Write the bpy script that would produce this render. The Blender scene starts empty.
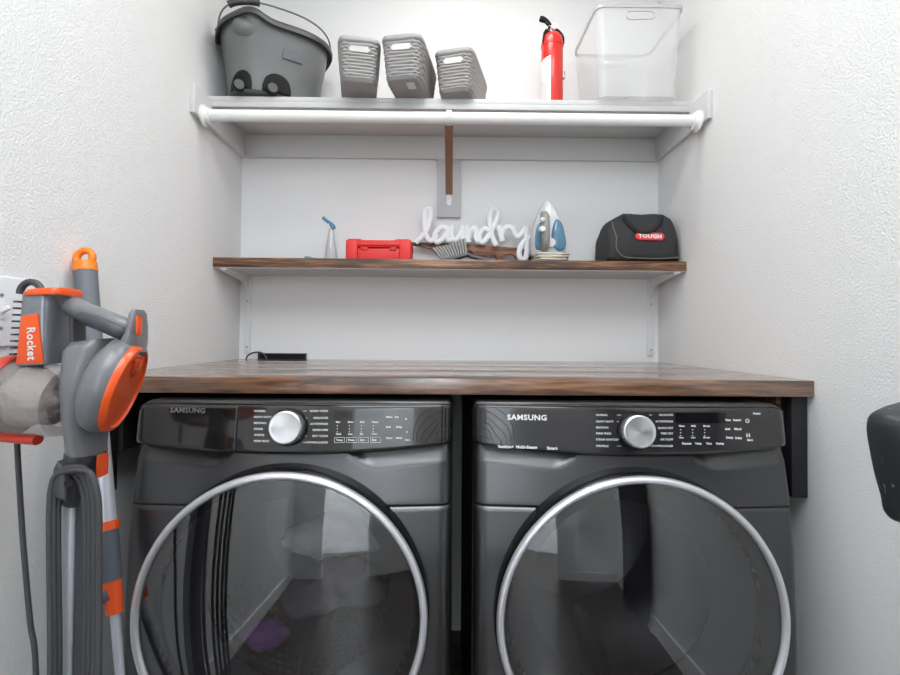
import bpy, bmesh, math, random
from mathutils import Vector, Matrix, noise
random.seed(7)
SC = bpy.context.scene
COL = SC.collection
PI = math.pi

# ---------------------------------------------------------------- camera
CX, CD, CF = -0.0153, 1.9488, 494.34
YAW, PITCH, ROLL, SY, CH = 0.0085, 0.0172, -0.0076, 9.53, 1.147
def _basis():
    c, s = math.cos(YAW), math.sin(YAW); A = Matrix(((c, -s, 0), (s, c, 0), (0, 0, 1)))
    c, s = math.cos(PITCH), math.sin(PITCH); B = Matrix(((1, 0, 0), (0, c, s), (0, -s, c)))
    c, s = math.cos(ROLL), math.sin(ROLL); C = Matrix(((c, 0, -s), (0, 1, 0), (s, 0, c)))
    return C @ B @ A
RB = _basis()
CAM = Vector((CX, -CD, CH))
def ray(px, py):
    return RB.transposed() @ Vector(((px - 450) / CF, 1, (337.5 - SY - py) / CF))
def at(px, py, Y):
    d = ray(px, py); t = (Y - CAM.y) / d.y
    return CAM + d * t
def atX(px, py, X):
    d = ray(px, py); t = (X - CAM.x) / d.x
    return CAM + d * t
cd = bpy.data.cameras.new('camera'); co = bpy.data.objects.new('camera', cd); COL.objects.link(co)
cd.sensor_width = 36; cd.lens = CF / 900 * 36; cd.shift_y = -SY / 900; cd.clip_start = 0.02
r_, f_, u_ = RB[0], RB[1], RB[2]
co.matrix_world = Matrix(((r_[0], u_[0], -f_[0], CAM.x), (r_[1], u_[1], -f_[1], CAM.y), (r_[2], u_[2], -f_[2], CAM.z), (0, 0, 0, 1)))
SC.camera = co

# ---------------------------------------------------------------- materials
def srgb(r, g, b):
    f = lambda v: (v / 255 / 12.92) if v / 255 <= 0.04045 else ((v / 255 + 0.055) / 1.055) ** 2.4
    return (f(r), f(g), f(b), 1)
def mat(name, col, rough=0.5, metal=0.0, coat=0.0, bump=None, var=0.0, spec=0.5, alpha=1.0, trans=0.0):
    m = bpy.data.materials.new(name); m.use_nodes = True
    nt = m.node_tree; b = nt.nodes['Principled BSDF']
    b.inputs['Base Color'].default_value = col; b.inputs['Roughness'].default_value = rough
    b.inputs['Metallic'].default_value = metal; b.inputs['Coat Weight'].default_value = coat
    b.inputs['Specular IOR Level'].default_value = spec
    b.inputs['Alpha'].default_value = alpha; b.inputs['Transmission Weight'].default_value = trans
    tc = nt.nodes.new('ShaderNodeTexCoord')
    if bump:
        sc, st, dist = bump[:3]
        n = nt.nodes.new('ShaderNodeTexNoise'); n.inputs['Scale'].default_value = sc; n.inputs['Detail'].default_value = 3
        bp = nt.nodes.new('ShaderNodeBump'); bp.inputs['Strength'].default_value = st; bp.inputs['Distance'].default_value = dist
        nt.links.new(tc.outputs['Object'], n.inputs['Vector']); nt.links.new(n.outputs['Fac'], bp.inputs['Height'])
        nt.links.new(bp.outputs['Normal'], b.inputs['Normal'])
    if var:
        n = nt.nodes.new('ShaderNodeTexNoise'); n.inputs['Scale'].default_value = 9; n.inputs['Detail'].default_value = 4
        mx = nt.nodes.new('ShaderNodeMix'); mx.data_type = 'RGBA'
        mx.inputs[6].default_value = tuple(c * (1 - var) for c in col[:3]) + (1,)
        mx.inputs[7].default_value = tuple(min(1, c * (1 + var)) for c in col[:3]) + (1,)
        nt.links.new(tc.outputs['Object'], n.inputs['Vector']); nt.links.new(n.outputs['Fac'], mx.inputs[0])
        nt.links.new(mx.outputs[2], b.inputs['Base Color'])
    return m
def wall_mat(name, col, scale, strength, dist):
    m = mat(name, col, 0.75, spec=0.25)
    nt = m.node_tree; b = nt.nodes['Principled BSDF']
    tc = nt.nodes.new('ShaderNodeTexCoord')
    n = nt.nodes.new('ShaderNodeTexNoise'); n.inputs['Scale'].default_value = scale; n.inputs['Detail'].default_value = 2; n.inputs['Roughness'].default_value = 0.45
    cr = nt.nodes.new('ShaderNodeValToRGB'); cr.color_ramp.elements[0].position = 0.38; cr.color_ramp.elements[1].position = 0.66
    bp = nt.nodes.new('ShaderNodeBump'); bp.inputs['Strength'].default_value = strength; bp.inputs['Distance'].default_value = dist
    nt.links.new(tc.outputs['Object'], n.inputs['Vector']); nt.links.new(n.outputs['Fac'], cr.inputs['Fac'])
    nt.links.new(cr.outputs['Color'], bp.inputs['Height']); nt.links.new(bp.outputs['Normal'], b.inputs['Normal'])
    return m
def wood_mat(name, dark, mid, light, rough, seed=0.0, coat=0.3):
    m = mat(name, mid, rough, coat=coat)
    nt = m.node_tree; b = nt.nodes['Principled BSDF']; b.inputs['Coat Roughness'].default_value = 0.17; b.inputs['Coat IOR'].default_value = 1.8
    tc = nt.nodes.new('ShaderNodeTexCoord')
    mp = nt.nodes.new('ShaderNodeMapping'); mp.inputs['Scale'].default_value = (1.6, 16, 22); mp.inputs['Location'].default_value = (seed, seed * 2, seed * 3)
    n1 = nt.nodes.new('ShaderNodeTexNoise'); n1.inputs['Scale'].default_value = 2.2; n1.inputs['Detail'].default_value = 7; n1.inputs['Distortion'].default_value = 1.6
    n2 = nt.nodes.new('ShaderNodeTexNoise'); n2.inputs['Scale'].default_value = 9; n2.inputs['Detail'].default_value = 6
    mp2 = nt.nodes.new('ShaderNodeMapping'); mp2.inputs['Scale'].default_value = (2.5, 8, 26)
    n3 = nt.nodes.new('ShaderNodeTexNoise'); n3.inputs['Scale'].default_value = 1.7; n3.inputs['Detail'].default_value = 3
    cr = nt.nodes.new('ShaderNodeValToRGB'); e = cr.color_ramp.elements
    e[0].position = 0.30; e[0].color = dark; e[1].position = 0.72; e[1].color = light
    k = e.new(0.5); k.color = mid
    L = nt.links.new
    L(tc.outputs['Object'], mp.inputs['Vector']); L(mp.outputs['Vector'], n1.inputs['Vector'])
    L(tc.outputs['Object'], mp2.inputs['Vector']); L(mp2.outputs['Vector'], n3.inputs['Vector'])
    L(mp.outputs['Vector'], n2.inputs['Vector'])
    add = nt.nodes.new('ShaderNodeMath'); add.operation = 'MULTIPLY_ADD'; add.inputs[1].default_value = 0.35
    L(n2.outputs['Fac'], add.inputs[0])
    s = nt.nodes.new('ShaderNodeMath'); s.operation = 'MULTIPLY'; s.inputs[1].default_value = 0.66
    L(n1.outputs['Fac'], s.inputs[0]); L(s.outputs[0], add.inputs[2]); L(add.outputs[0], cr.inputs['Fac'])
    mx = nt.nodes.new('ShaderNodeMix'); mx.data_type = 'RGBA'; mx.blend_type = 'MULTIPLY'
    cr2 = nt.nodes.new('ShaderNodeValToRGB'); e = cr2.color_ramp.elements
    e[0].position = 0.38; e[0].color = (0.20, 0.19, 0.20, 1); e[1].position = 0.52; e[1].color = (1, 1, 1, 1)
    L(n3.outputs['Fac'], cr2.inputs['Fac']); mx.inputs[0].default_value = 0.85
    L(cr.outputs['Color'], mx.inputs[6]); L(cr2.outputs['Color'], mx.inputs[7]); L(mx.outputs[2], b.inputs['Base Color'])
    bp = nt.nodes.new('ShaderNodeBump'); bp.inputs['Strength'].default_value = 0.12; bp.inputs['Distance'].default_value = 0.001
    L(add.outputs[0], bp.inputs['Height']); L(bp.outputs['Normal'], b.inputs['Normal'])
    return m
def glass_mat(name, tint, base=0.06, edge=0.5, rough=0.0):
    m = bpy.data.materials.new(name); m.use_nodes = True; nt = m.node_tree
    for n in list(nt.nodes): nt.nodes.remove(n)
    o = nt.nodes.new('ShaderNodeOutputMaterial'); t = nt.nodes.new('ShaderNodeBsdfTransparent'); g = nt.nodes.new('ShaderNodeBsdfGlossy')
    t.inputs['Color'].default_value = tint; g.inputs['Roughness'].default_value = rough
    lw = nt.nodes.new('ShaderNodeLayerWeight'); lw.inputs['Blend'].default_value = 0.35
    mr = nt.nodes.new('ShaderNodeMapRange'); mr.inputs['To Min'].default_value = base; mr.inputs['To Max'].default_value = edge
    mx = nt.nodes.new('ShaderNodeMixShader'); L = nt.links.new
    L(lw.outputs['Fresnel'], mr.inputs['Value']); L(mr.outputs['Result'], mx.inputs['Fac'])
    L(t.outputs[0], mx.inputs[1]); L(g.outputs[0], mx.inputs[2]); L(mx.outputs[0], o.inputs['Surface'])
    return m
def translucent_mat(name, col, fac, rough=0.35):
    m = bpy.data.materials.new(name); m.use_nodes = True; nt = m.node_tree
    b = nt.nodes['Principled BSDF']; b.inputs['Base Color'].default_value = col; b.inputs['Roughness'].default_value = rough
    o = nt.nodes['Material Output']; t = nt.nodes.new('ShaderNodeBsdfTransparent'); mx = nt.nodes.new('ShaderNodeMixShader')
    mx.inputs['Fac'].default_value = fac
    nt.links.new(t.outputs[0], mx.inputs[1]); nt.links.new(b.outputs[0], mx.inputs[2]); nt.links.new(mx.outputs[0], o.inputs['Surface'])
    return m
def brushed_mat(name, col, rough, metal):
    m = mat(name, col, rough, metal)
    nt = m.node_tree; b = nt.nodes['Principled BSDF']
    tc = nt.nodes.new('ShaderNodeTexCoord'); mp = nt.nodes.new('ShaderNodeMapping'); mp.inputs['Scale'].default_value = (3, 3, 420)
    n = nt.nodes.new('ShaderNodeTexNoise'); n.inputs['Scale'].default_value = 1.0; n.inputs['Detail'].default_value = 2
    bp = nt.nodes.new('ShaderNodeBump'); bp.inputs['Strength'].default_value = 0.05; bp.inputs['Distance'].default_value = 0.0008
    L = nt.links.new
    L(tc.outputs['Object'], mp.inputs['Vector']); L(mp.outputs['Vector'], n.inputs['Vector']); L(n.outputs['Fac'], bp.inputs['Height']); L(bp.outputs['Normal'], b.inputs['Normal'])
    return m
M = {}
M['wall'] = wall_mat('textured_wall_paint', (0.78, 0.78, 0.775, 1), 200, 0.34, 0.0020)
M['wall_back'] = wall_mat('back_wall_paint', (0.80, 0.80, 0.80, 1), 90, 0.07, 0.002)
M['ceiling'] = wall_mat('ceiling_paint', (0.82, 0.82, 0.81, 1), 70, 0.3, 0.003)
M['floor'] = wood_mat('floor_planks', srgb(40, 32, 28), srgb(62, 50, 43), srgb(84, 70, 60), 0.4, 4)
M['hall_floor'] = M['floor']
M['trim'] = mat('trim_paint', (0.80, 0.80, 0.79, 1), 0.4)
M['shelf_paint'] = mat('grey_white_shelf_paint', srgb(204, 204, 203), 0.45, bump=(40, 0.05, 0.002))
M['rod'] = mat('white_rod_enamel', srgb(236, 236, 234), 0.3)
M['board_paint'] = mat('grey_board_paint', srgb(190, 190, 192), 0.5)
M['bracket'] = mat('white_bracket_enamel', srgb(226, 227, 228), 0.4)
M['brown_arm'] = brushed_mat('bronze_bracket_finish', srgb(156, 116, 92), 0.3, 0.25)
M['wood'] = wood_mat('stained_counter_wood', srgb(56, 38, 29), srgb(122, 86, 62), srgb(170, 124, 88), 0.3, 1.3, 1.0)
M['wood_shelf'] = wood_mat('stained_shelf_wood', srgb(34, 24, 20), srgb(104, 70, 48), srgb(186, 130, 86), 0.4, 7.7, 0.2)
M['rough_wood'] = wood_mat('rough_support_wood', srgb(40, 26, 18), srgb(104, 70, 46), srgb(150, 104, 68), 0.7, 3.1, 0.0)
M['sign_wood'] = wood_mat('sign_plank_wood', srgb(84, 52, 36), srgb(136, 88, 62), srgb(164, 112, 82), 0.55, 5.1, 0.0)
M['black_paint'] = mat('black_board_paint', srgb(28, 28, 31), 0.6, bump=(60, 0.15, 0.002))
M['steel_black'] = brushed_mat('black_stainless', srgb(94, 94, 95), 0.31, 0.9)
M['cabinet_black'] = mat('cabinet_black_enamel', srgb(24, 24, 26), 0.4)
M['panel_gloss'] = mat('glossy_panel_plastic', srgb(38, 36, 34), 0.12, 0.0, coat=0.6)
M['panel_dryer'] = mat('glossy_dryer_panel', srgb(44, 43, 44), 0.14, 0.0, coat=0.5)
M['drawer_gloss'] = mat('glossy_drawer_plastic', srgb(26, 25, 24), 0.12, 0.0, coat=0.6)
M['display'] = mat('display_gloss', srgb(18, 18, 20), 0.08, coat=0.5)
M['chrome'] = mat('chrome', srgb(236, 236, 240), 0.32, 0.72)
M['knob_metal'] = mat('spun_knob_metal', srgb(226, 226, 228), 0.25, 0.9)
def _aniso():
    nt = M['knob_metal'].node_tree; b = nt.nodes['Principled BSDF']; b.inputs['Anisotropic'].default_value = .85
    tn = nt.nodes.new('ShaderNodeTangent'); tn.direction_type = 'RADIAL'; tn.axis = 'Y'; nt.links.new(tn.outputs[0], b.inputs['Tangent'])
_aniso()
M['print_white'] = mat('white_printing', srgb(225, 225, 225), 0.5)
M['print_grey'] = mat('grey_printing', srgb(150, 150, 152), 0.3, 0.6)
M['reflection_dark'] = mat('dark_reflection_lines', srgb(20, 20, 22), 0.4)
M['door_black'] = mat('door_black_plastic', srgb(14, 14, 15), 0.25)
M['door_glass'] = glass_mat('smoked_door_glass', (0.62, 0.62, 0.64, 1), 0.145, 0.6)
M['drum'] = mat('drum_steel', srgb(150, 150, 152), 0.3, 0.9)
M['rubber'] = mat('grey_rubber', srgb(60, 60, 62), 0.7)
M['cloth_grey'] = mat('grey_laundry_cloth', srgb(196, 196, 202), 0.9, var=0.35)
M['cloth_dark'] = mat('charcoal_laundry_cloth', srgb(116, 116, 124), 0.85, var=0.35)
M['cloth_white'] = mat('white_laundry_cloth', srgb(225, 225, 228), 0.9, var=0.1)
M['purple_reflection'] = mat('purple_reflection_cloth', srgb(140, 96, 160), 0.9, var=0.15)
M['bucket'] = mat('grey_bucket_plastic', srgb(106, 108, 107), 0.38, var=0.05)
M['bucket_dark'] = mat('dark_rim_plastic', srgb(62, 62, 62), 0.45)
M['black_plastic'] = mat('black_plastic', srgb(15, 15, 16), 0.6, spec=0.3)
M['wire'] = mat('handle_wire', srgb(120, 122, 122), 0.35, 0.8)
M['basket'] = mat('woven_grey_plastic', srgb(166, 163, 161), 0.5)
M['basket_base'] = mat('basket_base_plastic', srgb(138, 136, 134), 0.55)
M['sticker'] = mat('paper_sticker', srgb(200, 198, 195), 0.7)
M['red'] = mat('extinguisher_red', srgb(218, 42, 30), 0.25, coat=0.4)
M['red_case'] = mat('case_red_plastic', srgb(222, 42, 38), 0.42)
M['label_white'] = mat('label_paper', srgb(232, 230, 226), 0.5)
M['metal'] = mat('bare_metal', srgb(180, 180, 180), 0.3, 0.9)
M['bin'] = translucent_mat('clear_bin_plastic', srgb(226, 226, 226), 0.34, 0.2)
M['bin_rim'] = translucent_mat('clear_bin_rim_plastic', srgb(208, 208, 210), 0.75, 0.2)
M['clear'] = glass_mat('clear_bottle_plastic', (0.93, 0.95, 0.95, 1), 0.05, 0.5, 0.05)
M['teal'] = mat('teal_plastic', srgb(54, 150, 160), 0.4)
M['blue'] = mat('blue_trigger_plastic', srgb(70, 130, 170), 0.4)
M['iron_white'] = mat('iron_white_plastic', srgb(222, 224, 226), 0.3)
M['iron_blue'] = mat('iron_blue_tank', srgb(84, 128, 156), 0.15, coat=0.4)
M['iron_grey'] = mat('iron_grey_plastic', srgb(150, 148, 142), 0.35)
M['cord_cream'] = mat('cream_cord', srgb(214, 206, 190), 0.6)
M['bag'] = mat('black_bag_fabric', srgb(46, 46, 48), 0.75, bump=(350, 0.4, 0.0012))
M['bag_strap'] = mat('black_bag_webbing', srgb(20, 20, 21), 0.7)
M['bag_piping'] = mat('bag_piping_tan', srgb(112, 104, 92), 0.7)
M['logo_red'] = mat('logo_red', srgb(214, 52, 56), 0.5)
M['white_paint'] = mat('white_sign_paint', srgb(232, 232, 234), 0.5)
M['brush_grey'] = mat('brush_grey_plastic', srgb(92, 92, 96), 0.5)
M['bristle'] = mat('bristle_grey', srgb(168, 168, 166), 0.8)
M['vac_grey'] = mat('vacuum_grey_plastic', srgb(112, 113, 116), 0.32, coat=0.2)
M['vac_silver'] = mat('vacuum_silver_plastic', srgb(132, 136, 142), 0.28, 0.5)
M['vac_dark'] = mat('vacuum_dark_plastic', srgb(66, 66, 70), 0.45)
M['vac_orange'] = mat('vacuum_orange_plastic', srgb(232, 84, 20), 0.3, coat=0.3)
M['vac_red'] = mat('vacuum_red_plastic', srgb(196, 60, 36), 0.35)
M['cup_clear'] = translucent_mat('dust_cup_plastic', srgb(186, 178, 174), 0.42, 0.12)
M['dust'] = mat('grey_dust', srgb(158, 150, 146), 1.0, var=0.2, bump=(60, 0.8, 0.01))
M['cord'] = mat('grey_power_cord', srgb(66, 66, 68), 0.55)
M['pole_orange'] = mat('pole_orange_plastic', srgb(240, 132, 28), 0.4)
M['pole_grip'] = mat('pole_grip_grey', srgb(108, 112, 120), 0.6)
M['pole_tube'] = mat('pole_silver_tube', srgb(196, 200, 208), 0.35, 0.35)
M['pole_dark'] = mat('pole_slate_plastic', srgb(84, 90, 102), 0.45)
M['plate'] = mat('switch_plate_plastic', srgb(226, 227, 230), 0.35)
M['scuffed'] = mat('scuffed_black_plastic', srgb(44, 46, 50), 0.4)
def _scuff():
    nt = M['scuffed'].node_tree; b = nt.nodes['Principled BSDF']; tc = nt.nodes.new('ShaderNodeTexCoord')
    mp = nt.nodes.new('ShaderNodeMapping'); mp.inputs['Scale'].default_value = (60, 60, 28); mp.inputs['Rotation'].default_value = (0, 0.6, 0)
    n = nt.nodes.new('ShaderNodeTexNoise'); n.inputs['Scale'].default_value = 1.6; n.inputs['Detail'].default_value = 5
    cr = nt.nodes.new('ShaderNodeValToRGB'); cr.color_ramp.elements[0].position = 0.66; cr.color_ramp.elements[0].color = srgb(44, 46, 50)
    cr.color_ramp.elements[1].position = 0.74; cr.color_ramp.elements[1].color = srgb(150, 152, 156)
    L = nt.links.new; L(tc.outputs['Object'], mp.inputs[0]); L(mp.outputs[0], n.inputs['Vector']); L(n.outputs['Fac'], cr.inputs['Fac']); L(cr.outputs[0], b.inputs['Base Color'])
_scuff()

# ---------------------------------------------------------------- mesh builder (world coordinates)
def catmull(pts, n=6, closed=False):
    P = [Vector(p) for p in pts]; out = []
    N = len(P)
    for i in range(N if closed else N - 1):
        g = lambda k: P[k % N] if closed else P[max(0, min(N - 1, k))]
        a, b, c, d = g(i - 1), g(i), g(i + 1), g(i + 2)
        for k in range(n):
            t = k / n
            out.append(0.5 * ((2 * b) + (c - a) * t + (2 * a - 5 * b + 4 * c - d) * t * t + (3 * b - a - 3 * c + d) * t ** 3))
    if not closed: out.append(P[-1])
    return out
class MB:
    def __init__(s, T=None): s.bm = bmesh.new(); s.T = T or Matrix.Identity(4)
    def v(s, p): return s.bm.verts.new(s.T @ Vector(p))
    def f(s, vs):
        try: return s.bm.faces.new(vs)
        except ValueError: return None
    def box(s, lo, hi, bev=0, seg=2, rot=None):
        lo, hi = Vector(lo), Vector(hi); c = (lo + hi) / 2; d = hi - lo
        r = bmesh.ops.create_cube(s.bm, size=1)
        Mx = s.T @ Matrix.Translation(c) @ (rot or Matrix.Identity(4)) @ Matrix.Diagonal((d.x, d.y, d.z, 1))
        bmesh.ops.transform(s.bm, matrix=Mx, verts=r['verts'])
        if bev:
            es = list({e for v in r['verts'] for e in v.link_edges})
            bmesh.ops.bevel(s.bm, geom=es, offset=bev, segments=seg, affect='EDGES', profile=0.5)
        return s
    def rings(s, rings, cap0=True, cap1=True, closed=True):
        R = [[s.v(p) for p in r] for r in rings]
        n = len(R[0])
        for a, b in zip(R, R[1:]):
            for i in range(n if closed else n - 1):
                s.f([a[i], a[(i + 1) % n], b[(i + 1) % n], b[i]])
        if cap0: s.f(list(reversed(R[0])))
        if cap1: s.f(R[-1])
        return R
    def tube(s, pts, r, n=10, cap=True, closed=False, flat=None):
        P = [Vector(p) for p in pts]; N = len(P); rings = []; prev = None
        rr = r if isinstance(r, (list, tuple)) else [r] * N
        for i in range(N):
            if closed: t = P[(i + 1) % N] - P[i - 1]
            else: t = P[min(N - 1, i + 1)] - P[max(0, i - 1)]
            t.normalize()
            if prev is None:
                a = Vector((0, 1, 0)) if abs(t.y) < 0.9 else Vector((1, 0, 0))
                u = (a - t * a.dot(t)).normalized()
            else:
                u = (prev - t * prev.dot(t)).normalized()
            prev = u; w = t.cross(u)
            k = flat or 1
            rings.append([P[i] + (u * math.cos(2 * PI * j / n) * k + w * math.sin(2 * PI * j / n)) * rr[i] for j in range(n)])
        if closed:
            rings.append(rings[0]); cap = False
        s.rings(rings, cap, cap)
        return s
    def cyl(s, p0, p1, r0, r1=None, n=24, bev=0):
        p0, p1 = Vector(p0), Vector(p1); r1 = r0 if r1 is None else r1
        d = (p1 - p0); L = d.length
        prof = [(r0, 0), (r1, L)]
        if bev: prof = [(max(r0 - bev, 1e-4), 0), (r0 - bev * .3, bev * .3), (r0, bev), (r1, L - bev), (r1 - bev * .3, L - bev * .3), (max(r1 - bev, 1e-4), L)]
        return s.lathe(prof, p0, d, n)
    def lathe(s, prof, o, axis, n=32, cap0=True, cap1=True, up=None):
        o = Vector(o); ax = Vector(axis).normalized()
        a = Vector(up) if up else (Vector((0, 0, 1)) if abs(ax.z) < 0.9 else Vector((1, 0, 0)))
        u = (a - ax * a.dot(ax)).normalized(); w = ax.cross(u)
        s.rings([[o + ax * h + (u * math.cos(2 * PI * j / n) + w * math.sin(2 * PI * j / n)) * max(r, 1e-5) for j in range(n)] for r, h in prof], cap0, cap1)
        return s
    def prism(s, poly, d, bev=0, seg=2):
        """poly = list of 3-D points (planar), extruded by vector d"""
        P = [Vector(p) for p in poly]; d = Vector(d)
        a = [s.v(p) for p in P]; b = [s.v(p + d) for p in P]; n = len(P)
        fa = s.f(list(reversed(a))); fb = s.f(b); fs = [fa, fb]
        for i in range(n): fs.append(s.f([a[i], a[(i + 1) % n], b[(i + 1) % n], b[i]]))
        if bev:
            es = [e for f in (fa, fb) for e in f.edges]
            bmesh.ops.bevel(s.bm, geom=es, offset=bev, segments=seg, affect='EDGES', profile=0.5)
        return s
    def sphere(s, c, r, sx=1, sy=1, sz=1, n=20, rot=None):
        q = bmesh.ops.create_uvsphere(s.bm, u_segments=n, v_segments=max(6, n // 2), radius=r)
        bmesh.ops.transform(s.bm, matrix=s.T @ Matrix.Translation(c) @ (rot or Matrix.Identity(4)) @ Matrix.Diagonal((sx, sy, sz, 1)), verts=q['verts'])
        return q['verts']
    def text(s, string, size, o, xdir=(1, 0, 0), ydir=(0, 0, 1), ext=0.0004, align='LEFT', bold=0.0, sx=1.0):
        cu = bpy.data.curves.new('t', 'FONT'); cu.body = string; cu.size = size; cu.extrude = ext; cu.align_x = align; cu.align_y = 'CENTER'; cu.offset = bold; cu.resolution_u = 2; cu.space_character = 1.08
        ob = bpy.data.objects.new('t', cu); COL.objects.link(ob)
        dg = bpy.context.evaluated_depsgraph_get()
        me = bpy.data.meshes.new_from_object(ob.evaluated_get(dg))
        x = Vector(xdir).normalized(); y = Vector(ydir).normalized(); z = x.cross(y); o = Vector(o)
        Mx = s.T @ Matrix(((x.x * sx, y.x, z.x, o.x), (x.y * sx, y.y, z.y, o.y), (x.z * sx, y.z, z.z, o.z), (0, 0, 0, 1)))
        me.transform(Mx); s.bm.from_mesh(me)
        bpy.data.objects.remove(ob); bpy.data.curves.remove(cu); bpy.data.meshes.remove(me)
        return s
    def build(s, name, m, parent=None, smooth=35, fix=True):
        if fix: bmesh.ops.recalc_face_normals(s.bm, faces=s.bm.faces)
        root = parent
        if root is not None:
            while root.parent: root = root.parent
            W = Matrix.Translation(root.location) @ root.rotation_euler.to_matrix().to_4x4()
            bmesh.ops.transform(s.bm, matrix=W.inverted(), verts=s.bm.verts)
        me = bpy.data.meshes.new(name); s.bm.to_mesh(me); s.bm.free()
        me.materials.append(m)
        if smooth:
            me.polygons.foreach_set('use_smooth', [True] * len(me.polygons))
            me.set_sharp_from_angle(angle=math.radians(smooth))
        ob = bpy.data.objects.new(name, me); COL.objects.link(ob); ob.parent = parent
        return ob
def tag(o, label, cat, group=None):
    o['label'] = label; o['category'] = cat
    if group: o['group'] = group
    return o
def thing(name, label, cat, loc, group=None, rz=0):
    o = bpy.data.objects.new(name, None); o.empty_display_size = 0.05; COL.objects.link(o)
    o.location = loc; o.rotation_euler = (0, 0, rz); return tag(o, label, cat, group)
def struct(name, mb, m, parent=None, smooth=0):
    o = mb.build(name, m, parent, smooth); 
    if parent is None: o['kind'] = 'structure'
    return o
def lerp(a, b, t): return a + (b - a) * t
def interp(tab, x):
    if x <= tab[0][0]: return tab[0][1]
    for (a, b), (c, d) in zip(tab, tab[1:]):
        if x <= c:
            t = (x - a) / (c - a); t = t * t * (3 - 2 * t) if False else t
            return b + (d - b) * t
    return tab[-1][1]
def superring(hx, hy, n, e, cx=0, cy=0):
    out = []
    for k in range(n):
        a = 2 * PI * k / n; c, s = math.cos(a), math.sin(a)
        out.append((cx + hx * math.copysign(abs(c) ** (2 / e), c), cy + hy * math.copysign(abs(s) ** (2 / e), s)))
    return out

HW = 0.825; CEIL = 2.70; RY = -3.15
# ---------------------------------------------------------------- room shell
struct('floor', MB().box((-HW - .1, -4.9, -.1), (HW + .6, .1, 0)), M['floor'])
struct('ceiling', MB().box((-HW - .1, -4.9, CEIL), (HW + .6, .1, CEIL + .1)), M['ceiling'])
struct('wall_back', MB().box((-HW - .1, 0, 0), (HW + .1, .1, CEIL)), M['wall_back'])
struct('wall_left', MB().box((-HW - .1, RY - .12, 0), (-HW, 0, CEIL)), M['wall'])
struct('wall_right', MB().box((HW, RY - .12, 0), (HW + .1, 0, CEIL)), M['wall'])
DX0, DX1, DZ = -0.46, 0.10, 2.05
b = MB(); b.box((-HW, RY - .12, 0), (DX0, RY, CEIL)); b.box((DX1, RY - .12, 0), (HW, RY, CEIL)); b.box((DX0, RY - .12, DZ), (DX1, RY, CEIL))
struct('wall_front', b, M['wall'])
b = MB(); b.box((-HW - .1, -4.9, 0), (HW + .6, -4.8, CEIL)); b.box((-HW - .1, -4.8, 0), (-HW, RY - .12, CEIL)); b.box((HW + .5, -4.8, 0), (HW + .6, RY - .12, CEIL)); b.box((HW, RY - .13, 0), (HW + .6, RY - .12, CEIL))
struct('wall_hall', b, M['wall'])
b = MB()
for x0, x1, z0, z1 in ((DX0 - .07, DX0, 0, DZ + .07), (DX1, DX1 + .07, 0, DZ + .07), (DX0, DX1, DZ, DZ + .07)): b.box((x0, RY, z0), (x1, RY + .018, z1), .003)
struct('trim_1', b, M['trim'])
for nm, lo, hi in (('baseboard_left', (-HW, RY, 0), (-HW + .014, -.9, .11)), ('baseboard_right', (HW - .014, RY, 0), (HW, -.9, .11)),
                   ('baseboard_front', (DX1 + .07, RY, 0), (HW - .014, RY + .014, .11)), ('baseboard_hall', (-HW, -4.8, 0), (HW + .5, -4.786, .11))):
    struct(nm, MB().box(lo, hi, .003), M['trim'])

# dark curtain on the right wall behind the viewpoint, mirrored in the dryer door
b = MB(); g = []
for i in range(121):
    y = lerp(-2.62, -2.0, i / 120); x = HW - .05 + .028 * math.sin(i * .62) + .010 * math.sin(i * .23 + 1)
    g.append([b.v((x, y, z)) for z in (.04, .7, 1.4, 2.12)])
for a, c in zip(g, g[1:]):
    for k in range(3): b.f([a[k], c[k], c[k + 1], a[k + 1]])
ct = b.build('curtain', mat('dark_curtain_cloth', srgb(58, 58, 64), .9), None, 60)
md = ct.modifiers.new('solid', 'SOLIDIFY'); md.thickness = .003
tag(ct, 'dark curtain mirrored in the dryer door glass, on the right wall', 'curtain')
b = MB(); b.cyl((HW - .05, -2.68, 2.125), (HW - .05, -1.96, 2.125), .008, n=12)
for y in (-2.66, -1.98): b.cyl((HW - .05, y, 2.125), (HW, y, 2.125), .006, n=10)
b.build('curtain_rod', M['metal'], ct)
# ---------------------------------------------------------------- lights
def area(name, loc, rot, sx, sy, power, col):
    l = bpy.data.lights.new(name, 'AREA'); l.shape = 'RECTANGLE'; l.size = sx; l.size_y = sy; l.energy = power; l.color = col
    o = bpy.data.objects.new(name, l); COL.objects.link(o); o.location = loc; o.rotation_euler = rot; return o
area('ceiling_or_fill_light', (0.05, -0.66, CEIL - .03), (0, 0, 0), .5, .5, 6.5, (1.0, .975, .93))
area('ceiling_or_fill_light', (0.0, -2.05, CEIL - .03), (0, 0, 0), 1.2, 1.5, 33, (.91, .955, 1.0))  # added fill lamp behind the viewpoint, evens out the lower fronts
area('hall_daylight', (0.3, -4.0, CEIL - .03), (0, 0, 0), 1.2, 1.0, 120, (.86, .93, 1.0))
w = bpy.data.worlds.new('world'); SC.world = w; w.use_nodes = True
w.node_tree.nodes['Background'].inputs[0].default_value = (.8, .88, 1, 1); w.node_tree.nodes['Background'].inputs[1].default_value = .3

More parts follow.
